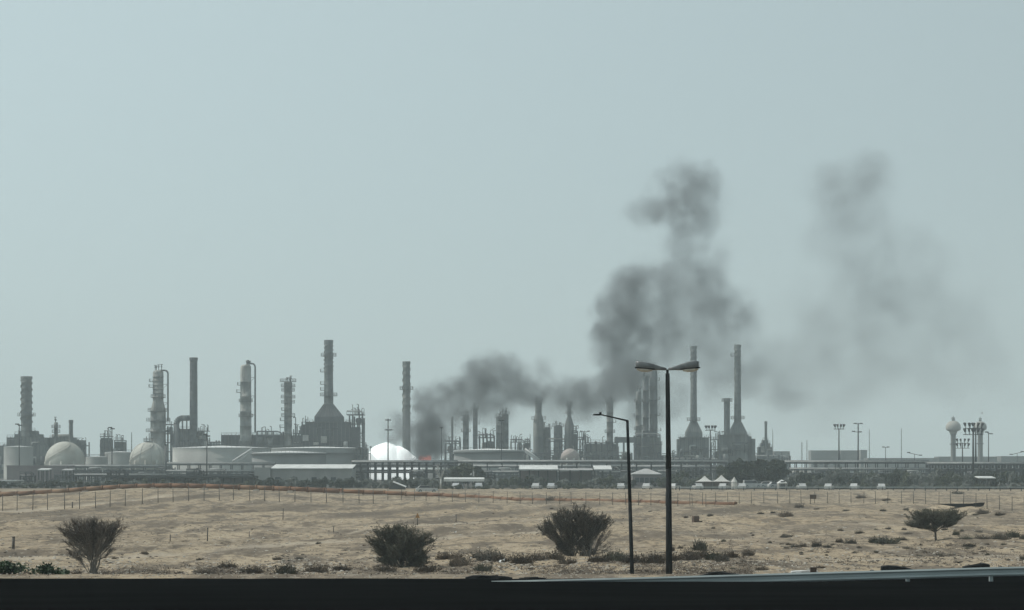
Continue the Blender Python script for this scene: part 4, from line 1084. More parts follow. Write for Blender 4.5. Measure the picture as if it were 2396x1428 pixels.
belt(-20, 600, 17, 572, 606, 14, 26, 34, 60, ['leaf','greyleaf','leaf','oliveleaf'])
belt(600, 850, 17, 575, 604, 16, 32, 34, 60, ['leaf','greyleaf','leaf'])
belt(850, 1050, 14, 560, 610, 16, 34, 34, 56, ['greyleaf','greyleaf','leaf'])
belt(1130, 1480, 15, 575, 612, 14, 36, 28, 56, ['greyleaf','leaf','oliveleaf'])
belt(1540, 1640, 14, 590, 630, 20, 42, 34, 54, ['greyleaf','leaf','oliveleaf'])
belt(1850, 2180, 13, 575, 625, 26, 50, 40, 66, ['greyleaf','greyleaf','oliveleaf','leaf'])
belt(2180, 2430, 13, 560, 615, 28, 54, 34, 60, ['greyleaf','leaf','greyleaf','oliveleaf'])
belt(1040, 1480, 30, 548, 560, 7, 14, 22, 40, ['greyleaf','oliveleaf'])
belt(1880, 2420, 26, 545, 560, 8, 20, 24, 44, ['greyleaf','oliveleaf'])
# low pipework standing in the yard behind the thickets
for i, (px, where) in enumerate(SPOTS):
    if 1690 < px < 1850 or where.startswith('before the left part') or where.startswith('before the right part'): continue
    frame_tower('low grey pipework '+where, px-rr.uniform(12, 26), px+rr.uniform(12, 26), rr.uniform(1094, 1110), rr.uniform(655, 735), 5, 2, 2, 200+i, group='low pipework in the plant yard', spikes=2, vessels=1, m='steel' if i % 3 else 'darksteel')
# bare pale tree beside the carport
D = 556; t = thing('bare_tree', 'bare pale forked tree at the left end of the white carport', 'tree', (PX(1031, D), D, 0))
q = MB(); b_ = MB(); rr2 = random.Random(9)
q.tube((0,0,0), (.1,0,2.4), .26, .2, 7)
for i in range(9):
    a = rr2.uniform(0, 2*PI); e = Vector((1.1*math.cos(a), .8*math.sin(a), rr2.uniform(4, 6.0)))
    q.tube((.1,0,2.3), e*.6+Vector((.05,0,.9)), .13, .09, 5); b_.tube(e*.6+Vector((.05,0,.9)), e, .09, .04, 5)
    for j in range(3): b_.tube(e*.8+Vector((0,0,.4)), e+Vector((rr2.uniform(-.6,.6), rr2.uniform(-.4,.4), rr2.uniform(0,.8))), .05, .025, 4)
q.build('trunk', M['palepipe'], t); b_.build('crown', M['palepipe'], t)

# low roadside crash fence along the plant road (right half)
D = 512
t = thing('crash_fence', 'low dark two-rail fence along the far edge of the sand, right half', 'fence', (PX(1590, D), D, 0))
L = PX(2440, D)-PX(1590, D); n = 34; pm = MB().box(-.09,.09,-.09,.09,-.1,1.0).mesh('post')
for i in range(n+1): link('post', pm, M['darksteel'], t, (L*i/n, 0, 0))
for z in (.45, .85): MB().box(0, L, -.14, -.095, z-.09, z+.09).build('rail', M['galv' if z > .5 else 'darksteel'], t)

# ------------------------------------------------------------------ orange pipeline on sleepers
PL = [(-60,1168,404),(0,1165,400),(160,1156,398),(320,1150,396),(480,1151,394),(640,1155,392),(800,1160,388),(900,1160,386),(1000,1162,382),(1150,1167,372),(1250,1172,362),(1400,1177,352),(1500,1180,344),(1720,1185,332)]
pts = []
for px, py, D in PL:
    x = PX(px, D); pts.append(Vector((x, D, float(zg(x, D)))))
t = thing('pipeline', 'long rust-orange pipeline lying across the sand behind the wire fence', 'pipeline', pts[0])
dense = []
for a, b in zip(pts[:-1], pts[1:]):
    n = max(2, int((b-a).length/3))
    for i in range(n):
        p = a.lerp(b, i/n); dense.append(Vector((p.x, p.y, float(zg(p.x, p.y)))))
dense.append(pts[-1])
# straight rigid lengths: smooth the heights
zs = np.array([p.z for p in dense]); ker = np.ones(7)/7; zsm = np.convolve(np.pad(zs, 3, 'edge'), ker, 'valid')
base = pts[0]; path = []
for i, p in enumerate(dense):
    f = i/len(dense); lift = .62 if f < .45 else .62-.55*min(1, (f-.45)/.2)
    path.append(Vector((p.x, p.y, float(zsm[i])+lift))-base)
nsec = 6; k = max(1, len(path)//26); i = 0
while i < len(path)-1:
    j = min(i+k, len(path)-1); r = .40 if i/len(path) < .45 else .33
    MB().path(path[i:j+1], r, 12).build('pipe_section', M['rustpipe'], t)
    d = (path[j]-path[j-1]).normalized()
    MB().tube(path[j]-d*.12, path[j]+d*.12, r*1.25, r*1.25, 12).build('flange', M['rustpipe'], t)
    i = j
sm = MB().add([(-.85,-.7,-.5),(.85,-.7,-.5),(.85,.7,-.5),(-.85,.7,-.5),(-.4,-.5,.36),(.4,-.5,.36),(.4,.5,.36),(-.4,.5,.36)], [(4,5,6,7),(0,1,5,4),(1,2,6,5),(2,3,7,6),(3,0,4,7)]).mesh('sleeper')
for px in (22, 135, 190, 298, 345, 465, 516, 590, 690, 790, 880):
    best = min(range(len(path)), key=lambda q_: abs((path[q_]+base).x/(path[q_]+base).y*F+CX-px))
    p = path[best]; link('sleeper', sm, M['sleeper'], t, (p.x, p.y-.5, p.z-.62))

# ------------------------------------------------------------------ wire fences
def wire_fence(label, pts_px, hpx, wires=3, pw=.05, tall=None):
    P = []
    for px, py in pts_px:
        x, d, z = hit(px, py); P.append((Vector((x, d, z)), tall or hpx*d/F))
    t = thing('wire_fence', label, 'fence', P[0][0]); o = P[0][0]; rr = random.Random(len(P))
    for p, h in P:
        a = MB().tube((0,0,-.2), (rr.uniform(-.06,.06), rr.uniform(-.05,.05), h), pw, pw*.8, 6).build('post', M['post'], t, p-o)
    for k in range(wires):
        q = MB()
        for (a, ha), (b, hb) in zip(P[:-1], P[1:]): q.tube(a-o+Vector((0,0,ha*(k+1)/(wires+.2))), b-o+Vector((0,0,hb*(k+1)/(wires+.2))), .006, .006, 3, False)
        q.build('wire', M['post'], t)
def interp(pl, x):
    for (a, b), (c, d) in zip(pl[:-1], pl[1:]):
        if a <= x <= c: return b+(d-b)*(x-a)/(c-a)
    return pl[-1][1]
FL = [(-40,1198),(5,1196),(130,1193),(240,1189),(340,1179),(480,1170),(620,1173),(760,1176),(900,1180)]
xs = [5+36.2*i+rnd.uniform(-3,3) for i in range(25)]
wire_fence('dark wire fence on thin posts in front of the orange pipeline, left half', [(x, interp(FL, x)) for x in xs], 36, tall=2.05, pw=.055)
FM = [(900,1170),(1100,1176),(1250,1180),(1420,1181),(1700,1186)]
wire_fence('thin wire fence running beside the low end of the orange pipeline', [(905+31*i+rnd.uniform(-3,3), interp(FM, 905+31*i)) for i in range(25)], 26, tall=1.7, pw=.045)
FR = [(1600,1183),(1760,1178),(2000,1178),(2200,1180),(2300,1190),(2430,1200)]
wire_fence('thin wire fence across the right half of the sand', [(1615+29*i+rnd.uniform(-2,2), interp(FR, 1615+29*i)) for i in range(28)], 28, tall=1.75, pw=.045)

# loose posts in the field
for px, y0, y1, wpx, lab in ((31,1256,1284,7,'thick dark wooden stump post at the left edge of the field'), (398,1251,1267,2.5,'short thin post right of the fan-shaped thorn tree'), (485,1235,1266,3,'tall thin post right of the fan-shaped thorn tree'),
        (583,1244,1256,2,'tiny thin post left of centre on the sand'), (662,1190,1216,2,'thin marker post below the wire fence, left of centre'), (780,1231,1246,2,'thin post above the round thorn bush, left of it'),
        (1067,1204,1222,2,'thin post right of the triangular warning sign'), (169,1175,1189,3,'short post behind the wire fence near the left')):
    x, d, z = hit(px, y1); h = (y1-y0)*d/F; t = thing('marker_post', lab, 'post', (x, d, z)); r = wpx*d/F/2
    MB().tube((0,0,-.2), (h*.03,0,h*.94), r, r*.9, 7).build('shaft', M['post'], t); MB().tube((h*.03,0,h*.94), (h*.03,0,h), r*1.15, r*1.0, 7).build('post_cap', M['post'], t)
x, d, z = hit(977, 1229); h = 29*d/F; t = thing('warning_sign', 'small brown triangular warning sign on a post behind the round thorn bush', 'sign', (x, d, z))
MB().tube((0,0,-.2), (0,0,h*.7), .045, .045, 6).build('post', M['post'], t); a = 5.6*d/F
MB().prism([(-a,h*.58),(a,h*.58),(0,h)], -.07, -.046).build('board', M['signface'], t)
x, d, z = hit(1628, 1222); s = d/F; t = thing('crate', 'rusty box-like drum lying on the sand right of the twin-head street lamp', 'crate', (x, d, z), None, .3)
MB().box(-7*s,6*s,-.3,.3,-.05,14*s).build('box', M['rustsheet'], t); MB().box(6*s,14*s,-.3,.1,-.05,3*s).build('flap', M['rustsheet'], t)
x, d, z = hit(1896, 1180); s = d/F; t = thing('sign_board', 'dark square board on a stake at the far side of the sand', 'sign', (x, d, z))
MB().tube((0,0,-.2), (0,0,14*s), .05, .05, 5).build('stake', M['post'], t); MB().box(-1*s,14*s,-.06,.06,12*s,22*s).build('board', M['rustsheet'], t)
x, d, z = hit(2240, 1188); s = d/F; t = thing('rubber_sheet', 'long black rubber sheet lying on the bank behind the umbrella thorn tree', 'sheet', (x, d, z))
MB().prism([(-62*s,9*s),(-20*s,9*s),(30*s,9.5*s),(62*s,11*s),(60*s,5*s),(48*s,0),(20*s,-1*s),(0,1*s),(-30*s,6*s)], -.5, .5).build('sheet', M['rubber'], t)
MB().prism([(40*s,9.9*s),(62*s,11.1*s),(62*s,12*s),(40*s,10.8*s)], -.52, .52).build('folded_edge', M['rubber'], t)

# ------------------------------------------------------------------ thorn trees
def thorn(label, px, py, stems, crown, nterm, twig_m, bark_m, seed, leaf_m=None, twl=.32, tw=.011, nt_=7, leafn=3, lsize=.03, D=None, up=.5, base_w=.25, stem_r=.05, trunk_h=0, flat=1.0, cg=5):
    """crown: list of ellipsoid lobes in photograph pixels relative to the base (dx, dy up, rx, ry); depth follows rx"""
    rr = random.Random(seed); x, d, z = hit(px, py); s = d/F
    t = thing('thorn_tree', label, 'tree', (x, d, z-.05), 'thorn trees on the sand')
    terms = []; tot = sum(c[2]*c[3] for c in crown)
    for (dx, dy, rx, ry) in crown:
        nn = int(nterm*rx*ry/tot); cl = [Vector((rr.gauss(0,1), rr.gauss(0,1), rr.gauss(0,1))).normalized()*(rr.random()**.4) for _ in range(max(3, nn//cg))]
        for _ in range(nn):
            v = rr.choice(cl)+Vector((rr.gauss(0,.16), rr.gauss(0,.16), rr.gauss(0,.16)))
            terms.append(Vector(((dx+v.x*rx)*s, v.y*rx*s*.9, max(.08, (dy+v.z*ry)*s))))
    st = []; q = MB(); c = MB(); th = trunk_h*s
    if th: q.tube((.04,0,-.1), (0,0,th*.6), stem_r*1.9, stem_r*1.6, 8).tube((0,0,th*.6), (-.03,0,th+.03), stem_r*1.6, stem_r*1.5, 8)
    for k in range(stems):
        e = rr.choice(terms); e = Vector((e.x*.8, e.y*.8, e.z*.82)); b = Vector((rr.uniform(-base_w,base_w)*.5, rr.uniform(-base_w,base_w)*.5, -.1))
        if th: b = Vector((0, 0, th*rr.uniform(.8,1)))
        m1 = Vector((b.x+e.x*.28+rr.uniform(-.05,.05), b.y+e.y*.28, b.z+(e.z-b.z)*.38)); m2 = Vector((e.x*.62, e.y*.62, b.z+(e.z-b.z)*.74))
        P = [b, m1, m2, e]; rad = [stem_r*rr.uniform(.8,1.3)*f for f in (1, .75, .5, .22)]
        for i in range(3): q.tube(P[i], P[i+1], rad[i], rad[i+1], 6, False)
        st.append(P)
    def at(P, f):
        f *= 3; i = min(2, int(f)); return P[i].lerp(P[i+1], f-i)
    for p in terms:
        best = min(st, key=lambda P: (P[2]-p).length+.5*(P[3]-p).length)
        a = at(best, rr.uniform(.3, .92))
        if a.z > p.z: a = at(best, .3)
        mid = a.lerp(p, .55)+Vector((rr.uniform(-.1,.1), rr.uniform(-.1,.1), -.06-.1*rr.random()))
        q.tube(a, mid, .016, .011, 4, False); q.tube(mid, p, .011, .006, 3, False)
        out = (p-Vector((0,0,p.z*.35))).normalized()
        for _ in range(nt_):
            dr = (out*.6+Vector((rr.gauss(0,.6), rr.gauss(0,.6), rr.gauss(up*.6,.5)*flat))).normalized(); L = twl*rr.uniform(.5,1.3)
            o = mid.lerp(p, rr.random()); e = o+dr*L; sd = dr.orthogonal().normalized()*tw
            c.add([o-sd, o+sd, e], [(0,1,2)]); sd2 = dr.cross(sd); c.add([o-sd2, o+sd2, e], [(0,1,2)])
            for _ in range(leafn):
                lp = o.lerp(e, rr.uniform(.2, 1)); u = Vector((rr.gauss(0,1), rr.gauss(0,1), rr.gauss(0,1))).normalized()*lsize*rr.uniform(.6,1.4); v = u.orthogonal()*.6
                c.add([lp-u, lp+v, lp+u, lp-v], [(0,1,2,3)])
    q.build('trunk', M[bark_m], t); c.build('crown', M[twig_m], t)
    return t
thorn('fan-shaped bare thorn tree with many stems at the left', 216, 1343, 22, [(-44,114,33,15),(-4,122,44,12),(44,126,38,9),(-24,96,34,14),(30,100,34,16),(2,86,26,16),(-56,100,18,10),(60,120,18,8),(-54,76,22,8),(-44,56,20,8),(50,82,18,9),(44,60,18,8),(-30,36,14,6),(72,116,16,8),(-74,106,14,8),(0,108,66,16),(-20,122,50,10),(24,118,56,10)], 560, 'twig', 'palebark', 3, leafn=4, lsize=.018, nt_=7, stem_r=.03, base_w=.3, twl=.34, flat=.75, cg=3)
thorn('round grey-green thorn bush left of centre', 940, 1326, 14, [(-10,62,60,38),(36,66,44,28),(-48,66,34,26),(0,92,42,14),(4,30,48,28),(44,40,30,18),(-34,22,26,18),(-64,60,24,18),(70,70,20,12),(-48,40,26,14),(30,22,30,16),(-20,96,24,10),(-44,14,30,10),(44,16,34,10)], 950, 'greytwig', 'bark', 4, leafn=7, lsize=.025, nt_=8, base_w=1.5, twl=.26)
thorn('large dense dark thorn bush right of centre', 1352, 1301, 18, [(-6,92,62,28),(20,82,56,30),(-30,66,50,34),(-10,40,36,40),(-56,82,36,24),(30,60,34,26),(-2,104,48,16),(62,78,22,18),(-78,74,20,10),(70,96,20,10),(-40,98,30,14),(-30,26,26,22),(24,26,20,22)], 1200, 'darktwig', 'palebark', 5, leafn=7, lsize=.025, nt_=8, base_w=1.4, twl=.26)
thorn('spreading pale branches on the right side of the large dark thorn bush', 1385, 1300, 9, [(44,72,14,10),(28,52,18,14),(44,30,16,6),(14,40,12,16),(34,18,14,7)], 60, 'twig', 'palebark', 6, leafn=1, lsize=.02, nt_=4, stem_r=.05)
thorn('flat umbrella-shaped thorn tree on a short trunk at the right', 2189, 1265, 10, [(-6,70,46,5),(-38,64,30,5),(32,66,38,6),(44,71,20,4),(-26,54,42,6),(24,55,36,6),(-48,44,26,4),(2,45,40,5),(46,52,20,4),(-58,36,14,3),(34,40,20,4),(-16,34,28,4)], 560, 'greytwig', 'bark', 7, leafn=6, lsize=.034, nt_=8, base_w=.15, stem_r=.05, twl=.30, trunk_h=24, flat=.3, up=.1)

# ------------------------------------------------------------------ scrub tufts
SCV = []
for k in range(6):
    rr = random.Random(70+k); c = MB(); q = MB()
    for i in range(430):
        a = rr.uniform(0, 2*PI); e = rr.uniform(.1, 1.45); r0 = rr.uniform(0, .55); o = Vector((r0*math.cos(a)*1.1, r0*math.sin(a), .0))
        dr = Vector((math.cos(a)*math.cos(e)+rr.gauss(0,.25), math.sin(a)*math.cos(e)+rr.gauss(0,.25), math.sin(e)*.9)).normalized(); L = rr.uniform(.3, .62)*(.75+.25*math.sin(3*a+k))
        p = o+dr*L; sd = dr.orthogonal().normalized()*.012
        c.add([o-sd, o+sd, p], [(0,1,2)])
        for _ in range(3):
            lp = o.lerp(p, rr.uniform(.35, 1)); u = Vector((rr.gauss(0,1), rr.gauss(0,1), rr.gauss(0,1))).normalized()*.04*rr.uniform(.5,1.3); v = u.orthogonal()*.5
            c.add([lp-u, lp+v, lp+u, lp-v], [(0,1,2,3)])
    SCV.append(c.mesh('scrub_tuft'))
SLAB = {'scrub': 'low dry brown scrub tuft, one of many on the sand', 'greenscrub': 'low olive scrub tuft, one of many on the sand', 'darktwig': 'low dark scrub tuft, one of many on the sand'}
LM = [(30,1270,'the thick stump post'),(20,1340,'the corner green shrub'),(215,1345,'the foot of the fan-shaped thorn tree'),(216,1270,'the crown of the fan-shaped thorn tree'),(398,1260,'the short thin post'),(485,1255,'the tall thin post'),(440,1330,'the white stone'),(662,1205,'the thin marker post'),(670,1345,'the large olive tuft at the road edge'),(583,1262,'the tiny thin post'),(780,1245,'the thin post above the round bush'),(940,1325,'the foot of the round thorn bush'),(977,1225,'the triangular warning sign'),(1067,1248,'the tiny white scrap'),(1144,1350,'the tyre strip in the middle'),(1174,1315,'the white plastic bag'),(1270,1335,'the pale stone below the large bush'),(1350,1300,'the foot of the large dark bush'),(1300,1190,'the low end of the pipeline'),(1475,1330,'the single-arm lamp pole'),(1566,1330,'the twin-head lamp pole'),(1628,1215,'the rusty box'),(1680,1345,'the low guardrail end'),(1795,1286,'the pale stone amid scrub'),(1890,1335,'the white foam sheet'),(1896,1178,'the dark board on a stake'),(2000,1245,'the middle of the right-hand sand'),(2112,1325,'the large flat rubber piece'),(2189,1262,'the foot of the umbrella thorn tree'),(2240,1188,'the long black rubber sheet'),(2284,1320,'the right rubber piece'),(2375,1260,'the right edge scrub line'),(2060,1290,'the open sand below the scrub line'),(1760,1240,'the bare sand right of the twin lamp')]
def scrub_label(px, py, wpx, m):
    a = min(LM, key=lambda l: abs(l[0]-px)+1.6*abs(l[1]-py)); dx, dy = px-a[0], (py-a[1])*1.6
    rel = ('right of' if dx > 0 else 'left of') if abs(dx) > abs(dy) else ('in front of' if dy > 0 else 'behind')
    sz = 'tiny' if wpx < 14 else 'small' if wpx < 24 else 'broad' if wpx < 48 else 'very broad'
    return sz+' '+{'scrub': 'dry brown', 'greenscrub': 'olive', 'darktwig': 'dark'}[m]+' scrub tuft '+rel+' '+a[2]
def scrub(px, py, wpx, hpx, m, v=None):
    x, d, z = hit(px, py); s = d/F; me_ = SCV[rnd.randrange(6) if v is None else v]
    o = bpy.data.objects.new('scrub_tuft', me_); C.objects.link(o)
    if not me_.materials: me_.materials.append(M[m])
    o.material_slots[0].link = 'OBJECT'; o.material_slots[0].material = M[m]
    o.location = (x, d, z-.03); o.scale = (wpx*s/1.9, wpx*s/1.9, hpx*s/.62); o.rotation_euler = (0, 0, rnd.uniform(0, 6.28))
    tag(o, scrub_label(px, py, wpx, m), 'shrub', 'scrub tufts on the sand')
for a in [(338,1297,28,12,'scrub'),(745,1273,18,9,'darktwig'),(700,1308,30,10,'darktwig'),(650,1310,36,12,'scrub'),(670,1347,56,34,'greenscrub'),(530,1330,50,16,'scrub'),(480,1342,60,18,'scrub'),(590,1343,60,20,'scrub'),(740,1338,60,18,'scrub'),(800,1335,50,16,'scrub'),
          (1145,1311,80,32,'darktwig'),(1120,1306,40,22,'darktwig'),(1175,1316,50,22,'scrub'),(1050,1308,70,22,'scrub'),(1000,1340,70,22,'scrub'),(900,1338,60,18,'scrub'),(1075,1325,60,34,'scrub'),(1130,1336,50,22,'greenscrub'),(1220,1318,60,26,'scrub'),(1260,1312,60,24,'scrub'),(1300,1310,46,24,'scrub'),(1330,1320,50,20,'scrub'),(1400,1316,60,24,'scrub'),(1440,1312,60,28,'greenscrub'),(1480,1318,60,28,'scrub'),(1530,1318,60,30,'scrub'),(1570,1312,60,26,'scrub'),(1615,1312,60,30,'scrub'),
          (1638,1288,44,30,'greenscrub'),(1640,1306,50,24,'scrub'),(1670,1310,46,24,'greenscrub'),(1710,1304,44,22,'scrub'),(1750,1300,34,22,'scrub'),(1690,1314,44,20,'darktwig'),(1570,1290,20,18,'scrub'),(1592,1284,16,10,'scrub'),
          (180,1349,40,32,'scrub'),(245,1349,44,24,'scrub'),(1840,1258,44,14,'darktwig'),(1693,1268,16,12,'greenscrub'),(2012,1249,30,12,'darktwig'),(1662,1208,20,12,'darktwig'),(1605,1212,16,8,'scrub'),(1780,1203,22,9,'darktwig'),(1808,1201,16,8,'darktwig'),(1840,1209,46,22,'scrub'),(1870,1188,30,18,'scrub'),
          (2075,1272,80,26,'greenscrub'),(2050,1270,50,22,'greenscrub'),(1990,1272,40,18,'darktwig'),(1965,1270,24,18,'scrub'),(2110,1264,34,12,'darktwig'),(2125,1250,30,9,'darktwig'),(2237,1252,22,20,'greenscrub'),(2260,1262,44,16,'greenscrub'),(2300,1262,60,18,'scrub'),(2340,1262,60,24,'darktwig'),(2370,1258,50,26,'greenscrub'),(2395,1262,30,20,'darktwig'),(2268,1280,44,16,'darktwig'),(2395,1310,20,18,'darktwig'),
          (1910,1279,30,22,'darktwig'),(1935,1282,30,16,'darktwig'),(1860,1281,34,12,'darktwig'),(1880,1280,24,14,'scrub'),(1840,1284,20,10,'scrub'),(2210,1240,22,9,'darktwig'),(2290,1246,24,10,'darktwig'),(2120,1284,24,10,'darktwig'),(2010,1283,16,9,'darktwig'),(2205,1301,20,8,'darktwig'),(1783,1335,44,16,'scrub'),(1920,1330,30,14,'scrub'),(2340,1206,36,12,'scrub'),(2300,1202,40,18,'scrub'),(1290,1172,40,18,'scrub'),(1310,1172,24,14,'scrub'),(2240,1156,36,12,'greenscrub'),(2015,1166,36,12,'scrub'),(2075,1172,30,9,'scrub')]:
    if 400 < a[0] <= 1000 and a[1] > 1325: a = (a[0], a[1], a[2]*1.25, a[3]*1.5, a[4])
    if 1000 < a[0] < 1760 and a[1] > 1280: a = (a[0], a[1], a[2]*1.15, a[3]*1.35, a[4])
    scrub(*a)
for i in range(60):     # scattered little tufts on the right
    px = rnd.uniform(1660, 2396); py = rnd.choice([rnd.uniform(1268, 1300), rnd.uniform(1290, 1342), rnd.uniform(1190, 1260)])
    scrub(px, py, rnd.uniform(9, 24), rnd.uniform(5, 10), rnd.choice(['scrub','darktwig','darktwig','greenscrub']))
for i in range(44):     # and on the left and middle
    px = rnd.uniform(0, 1650); py = rnd.choice([rnd.uniform(1300, 1350), rnd.uniform(1318, 1350), rnd.uniform(1190, 1290)])
    scrub(px, py, rnd.uniform(10, 26) if py > 1300 else rnd.uniform(7, 14), rnd.uniform(5, 12) if py > 1300 else rnd.uniform(3, 6), rnd.choice(['scrub','darktwig','scrub']))

# sparse dry ground cover between the tufts (nobody could count it)
rr = random.Random(33); gq = MB(); GC = []
for i in range(8500):
    u_ = rr.random()
    if u_ < .62: px = rr.uniform(230, 1760); py = 1352-abs(rr.gauss(0, 17))
    elif u_ < .82: px = rr.uniform(1600, 2430); py = rr.choice([rr.gauss(1272, 7), rr.gauss(1290, 9), rr.gauss(1318, 12)])
    else: px = rr.uniform(-20, 2430); py = rr.uniform(1185, 1300)
    if float(vnoise(np.float64(px*.011), np.float64(py*.06)))+.25*rr.random() < .52: continue
    D = HC*F/(max(py, 1180)-HY)
    if D < 97: continue
    GC.append((PX(px, D), D, rr.uniform(.06, .2)*(1.0 if py > 1290 else .8)))
for (x, D, sz), z in zip(GC, zg([g[0] for g in GC], [g[1] for g in GC])):
    z = float(z)
    for j in range(rr.randrange(5, 9)):
        a = rr.uniform(0, 6.28); o = Vector((x+rr.gauss(0, sz), D+rr.gauss(0, sz), z-.02)); e = o+Vector((math.cos(a)*sz*1.5, math.sin(a)*sz*1.5, sz*rr.uniform(.15, .95))); sd = Vector((-math.sin(a), math.cos(a), 0))*.02
        gq.add([o-sd, o+sd, e+sd*.6, e-sd*.6], [(0,1,2,3)])
for i in range(900):      # on the bank just beyond the road edge
    D = rr.uniform(78.6, 88); px = rr.uniform(-20, 2430); x = PX(px, D)
    if D < 78.9+2.75*min(1.6, max(0, (x-4.2)/13.0)) or vnoise(px*.012+3, D*.4)+.3*rr.random() < .5: continue
    z = float(zg(x, D)); sz = rr.uniform(.03, .10)
    for j in range(6):
        a = rr.uniform(0, 6.28); o = Vector((x+rr.gauss(0, sz), D+rr.gauss(0, sz), z-.02)); e = o+Vector((math.cos(a)*sz*1.5, math.sin(a)*sz*1.5, sz*rr.uniform(.15, .95))); sd = Vector((-math.sin(a), math.cos(a), 0))*.012
        gq.add([o-sd, o+sd, e+sd*.6, e-sd*.6], [(0,1,2,3)])
tag(gq.build('dry_ground_cover', M['scrub']), 'dry brown ground cover scattered thinly over the sand', 'ground cover', kind='stuff')

# ------------------------------------------------------------------ stones, litter
def rock_mesh(seed, k=1.0):
    import bmesh
    bm = bmesh.new(); bmesh.ops.create_icosphere(bm, subdivisions=1, radius=1); rr = random.Random(seed)
    for v in bm.verts: v.co *= rr.uniform(.65, 1.15)
    m_ = bpy.data.meshes.new('stone'); bm.to_mesh(m_); bm.free(); return m_
rk = [rock_mesh(i) for i in range(5)]
rr = random.Random(21); q = MB(); GS = []
for i in range(5200):
    if rr.random() < .75:
        px = rr.uniform(-50, 1700) if rr.random() < .8 else rr.uniform(1600, 2450); py = rr.uniform(1305, 1353)
        if math.sin(px*.011)+math.sin(px*.027+1)+rr.uniform(-1.2,1.2) < -.2: continue
    else: px = rr.uniform(-50, 2450); py = rr.uniform(1180, 1345)
    D = HC*F/(py-HY); GS.append((PX(px, D), D, rr.uniform(.03, .13) if py > 1290 else rr.uniform(.05, .16)))
for i, ((x, D, s_), z) in enumerate(zip(GS, zg([g[0] for g in GS], [g[1] for g in GS]))):
    z = float(z); m_ = rk[i % 5]; an = rr.uniform(0, 6.28); c_, n_ = math.cos(an)*s_, math.sin(an)*s_
    q.add([(x+v.co.x*c_-v.co.y*n_, D+v.co.x*n_+v.co.y*c_, z+v.co.z*s_*.6) for v in m_.vertices], [tuple(p.vertices) for p in m_.polygons])
for i in range(1100):
    D = rr.uniform(78.6, 90); px = rr.uniform(-20, 2430); x = PX(px, D)
    if D < 78.9+2.75*min(1.6, max(0, (x-4.2)/13.0)): continue
    z = float(zg(x, D)); s_ = rr.uniform(.015, .06); m_ = rk[i % 5]
    q.add([(x+v.co.x*s_, D+v.co.y*s_, z+v.co.z*s_*.6) for v in m_.vertices], [tuple(p.vertices) for p in m_.polygons])
tag(q.build('loose_stones', M['stone']), 'loose pale stones strewn over the sand', 'stones', kind='stuff')
q = MB(); M['darkstone'] = mat('dark_stone', (.14,.115,.09), (.09,.075,.06), scale=(3,3,3))
GS = []
for i in range(5200):
    px = rr.uniform(-50, 2450); py = rr.uniform(1178, 1352) if rr.random() < .6 else rr.uniform(1290, 1352)
    if vnoise(px*.009+31, py*.05+7)+.2*rr.random() < .66: continue
    D = HC*F/(py-HY); GS.append((PX(px, D), D, rr.uniform(.04, .14)))
for i, ((x, D, s_), z) in enumerate(zip(GS, zg([g[0] for g in GS], [g[1] for g in GS]))):
    z = float(z); m_ = rk[i % 5]
    q.add([(x+v.co.x*s_, D+v.co.y*s_, z+v.co.z*s_*.6) for v in m_.vertices], [tuple(p.vertices) for p in m_.polygons])
tag(q.build('dark_rubble', M['darkstone']), 'dark brown rubble strewn over the sand', 'stones', kind='stuff')
for px, py, wpx, lab in ((430,1304,7,'white stone right of the fan-shaped thorn tree'), (617,1261,8,'flat pale stone on the track left of centre'), (1103,1307,8,'white stone left of the dark scrub in the middle'), (1270,1337,9,'pale stone below the large dark thorn bush'), (580,1267,6,'small pale stone near the track left of centre'), (1795,1286,12,'pale stone among the scrub right of the street lamps'), (45,1310,8,'small pale stone at the left edge of the field')):
    x, d, z = hit(px, py); s = d/F; o = link('stone', rock_mesh(px), M['white'] if 'white' in lab else M['stone']); o.location = (x, d, z+wpx*s*.15); o.scale = (wpx*s*.5, wpx*s*.4, wpx*s*.32)
    tag(o, lab, 'stone', 'single pale stones on the sand')
def crumple(name, label, px, py, wpx, hpx, m, seed, rot=0):
    x, d, z = hit(px, py); s = d/F; rr = random.Random(seed); n = 6; q = MB()
    vs = [((i/n-.5)*wpx*s, (j/n-.5)*.4, max(0, (hpx*s)*(.5+.5*math.sin(i*1.3+seed)*math.cos(j*1.1))*rr.uniform(.5,1.1)+math.sin(rot)*(i/n)*wpx*s*.6)) for j in range(n+1) for i in range(n+1)]
    q.add(vs, [(j*(n+1)+i, j*(n+1)+i+1, (j+1)*(n+1)+i+1, (j+1)*(n+1)+i) for j in range(n) for i in range(n)])
    o = q.build(name, M[m]); o.location = (x, d, z+.02); tag(o, label, 'litter', 'litter on the sand')
crumple('plastic_bag', 'crumpled white plastic bag beside the dark scrub in the middle', 1174, 1318, 13, 7, 'white', 3, .7)
crumple('plastic_bag', 'tiny white plastic scrap on the sand right of the round thorn bush', 1065, 1248, 6, 5, 'white', 5, .3)

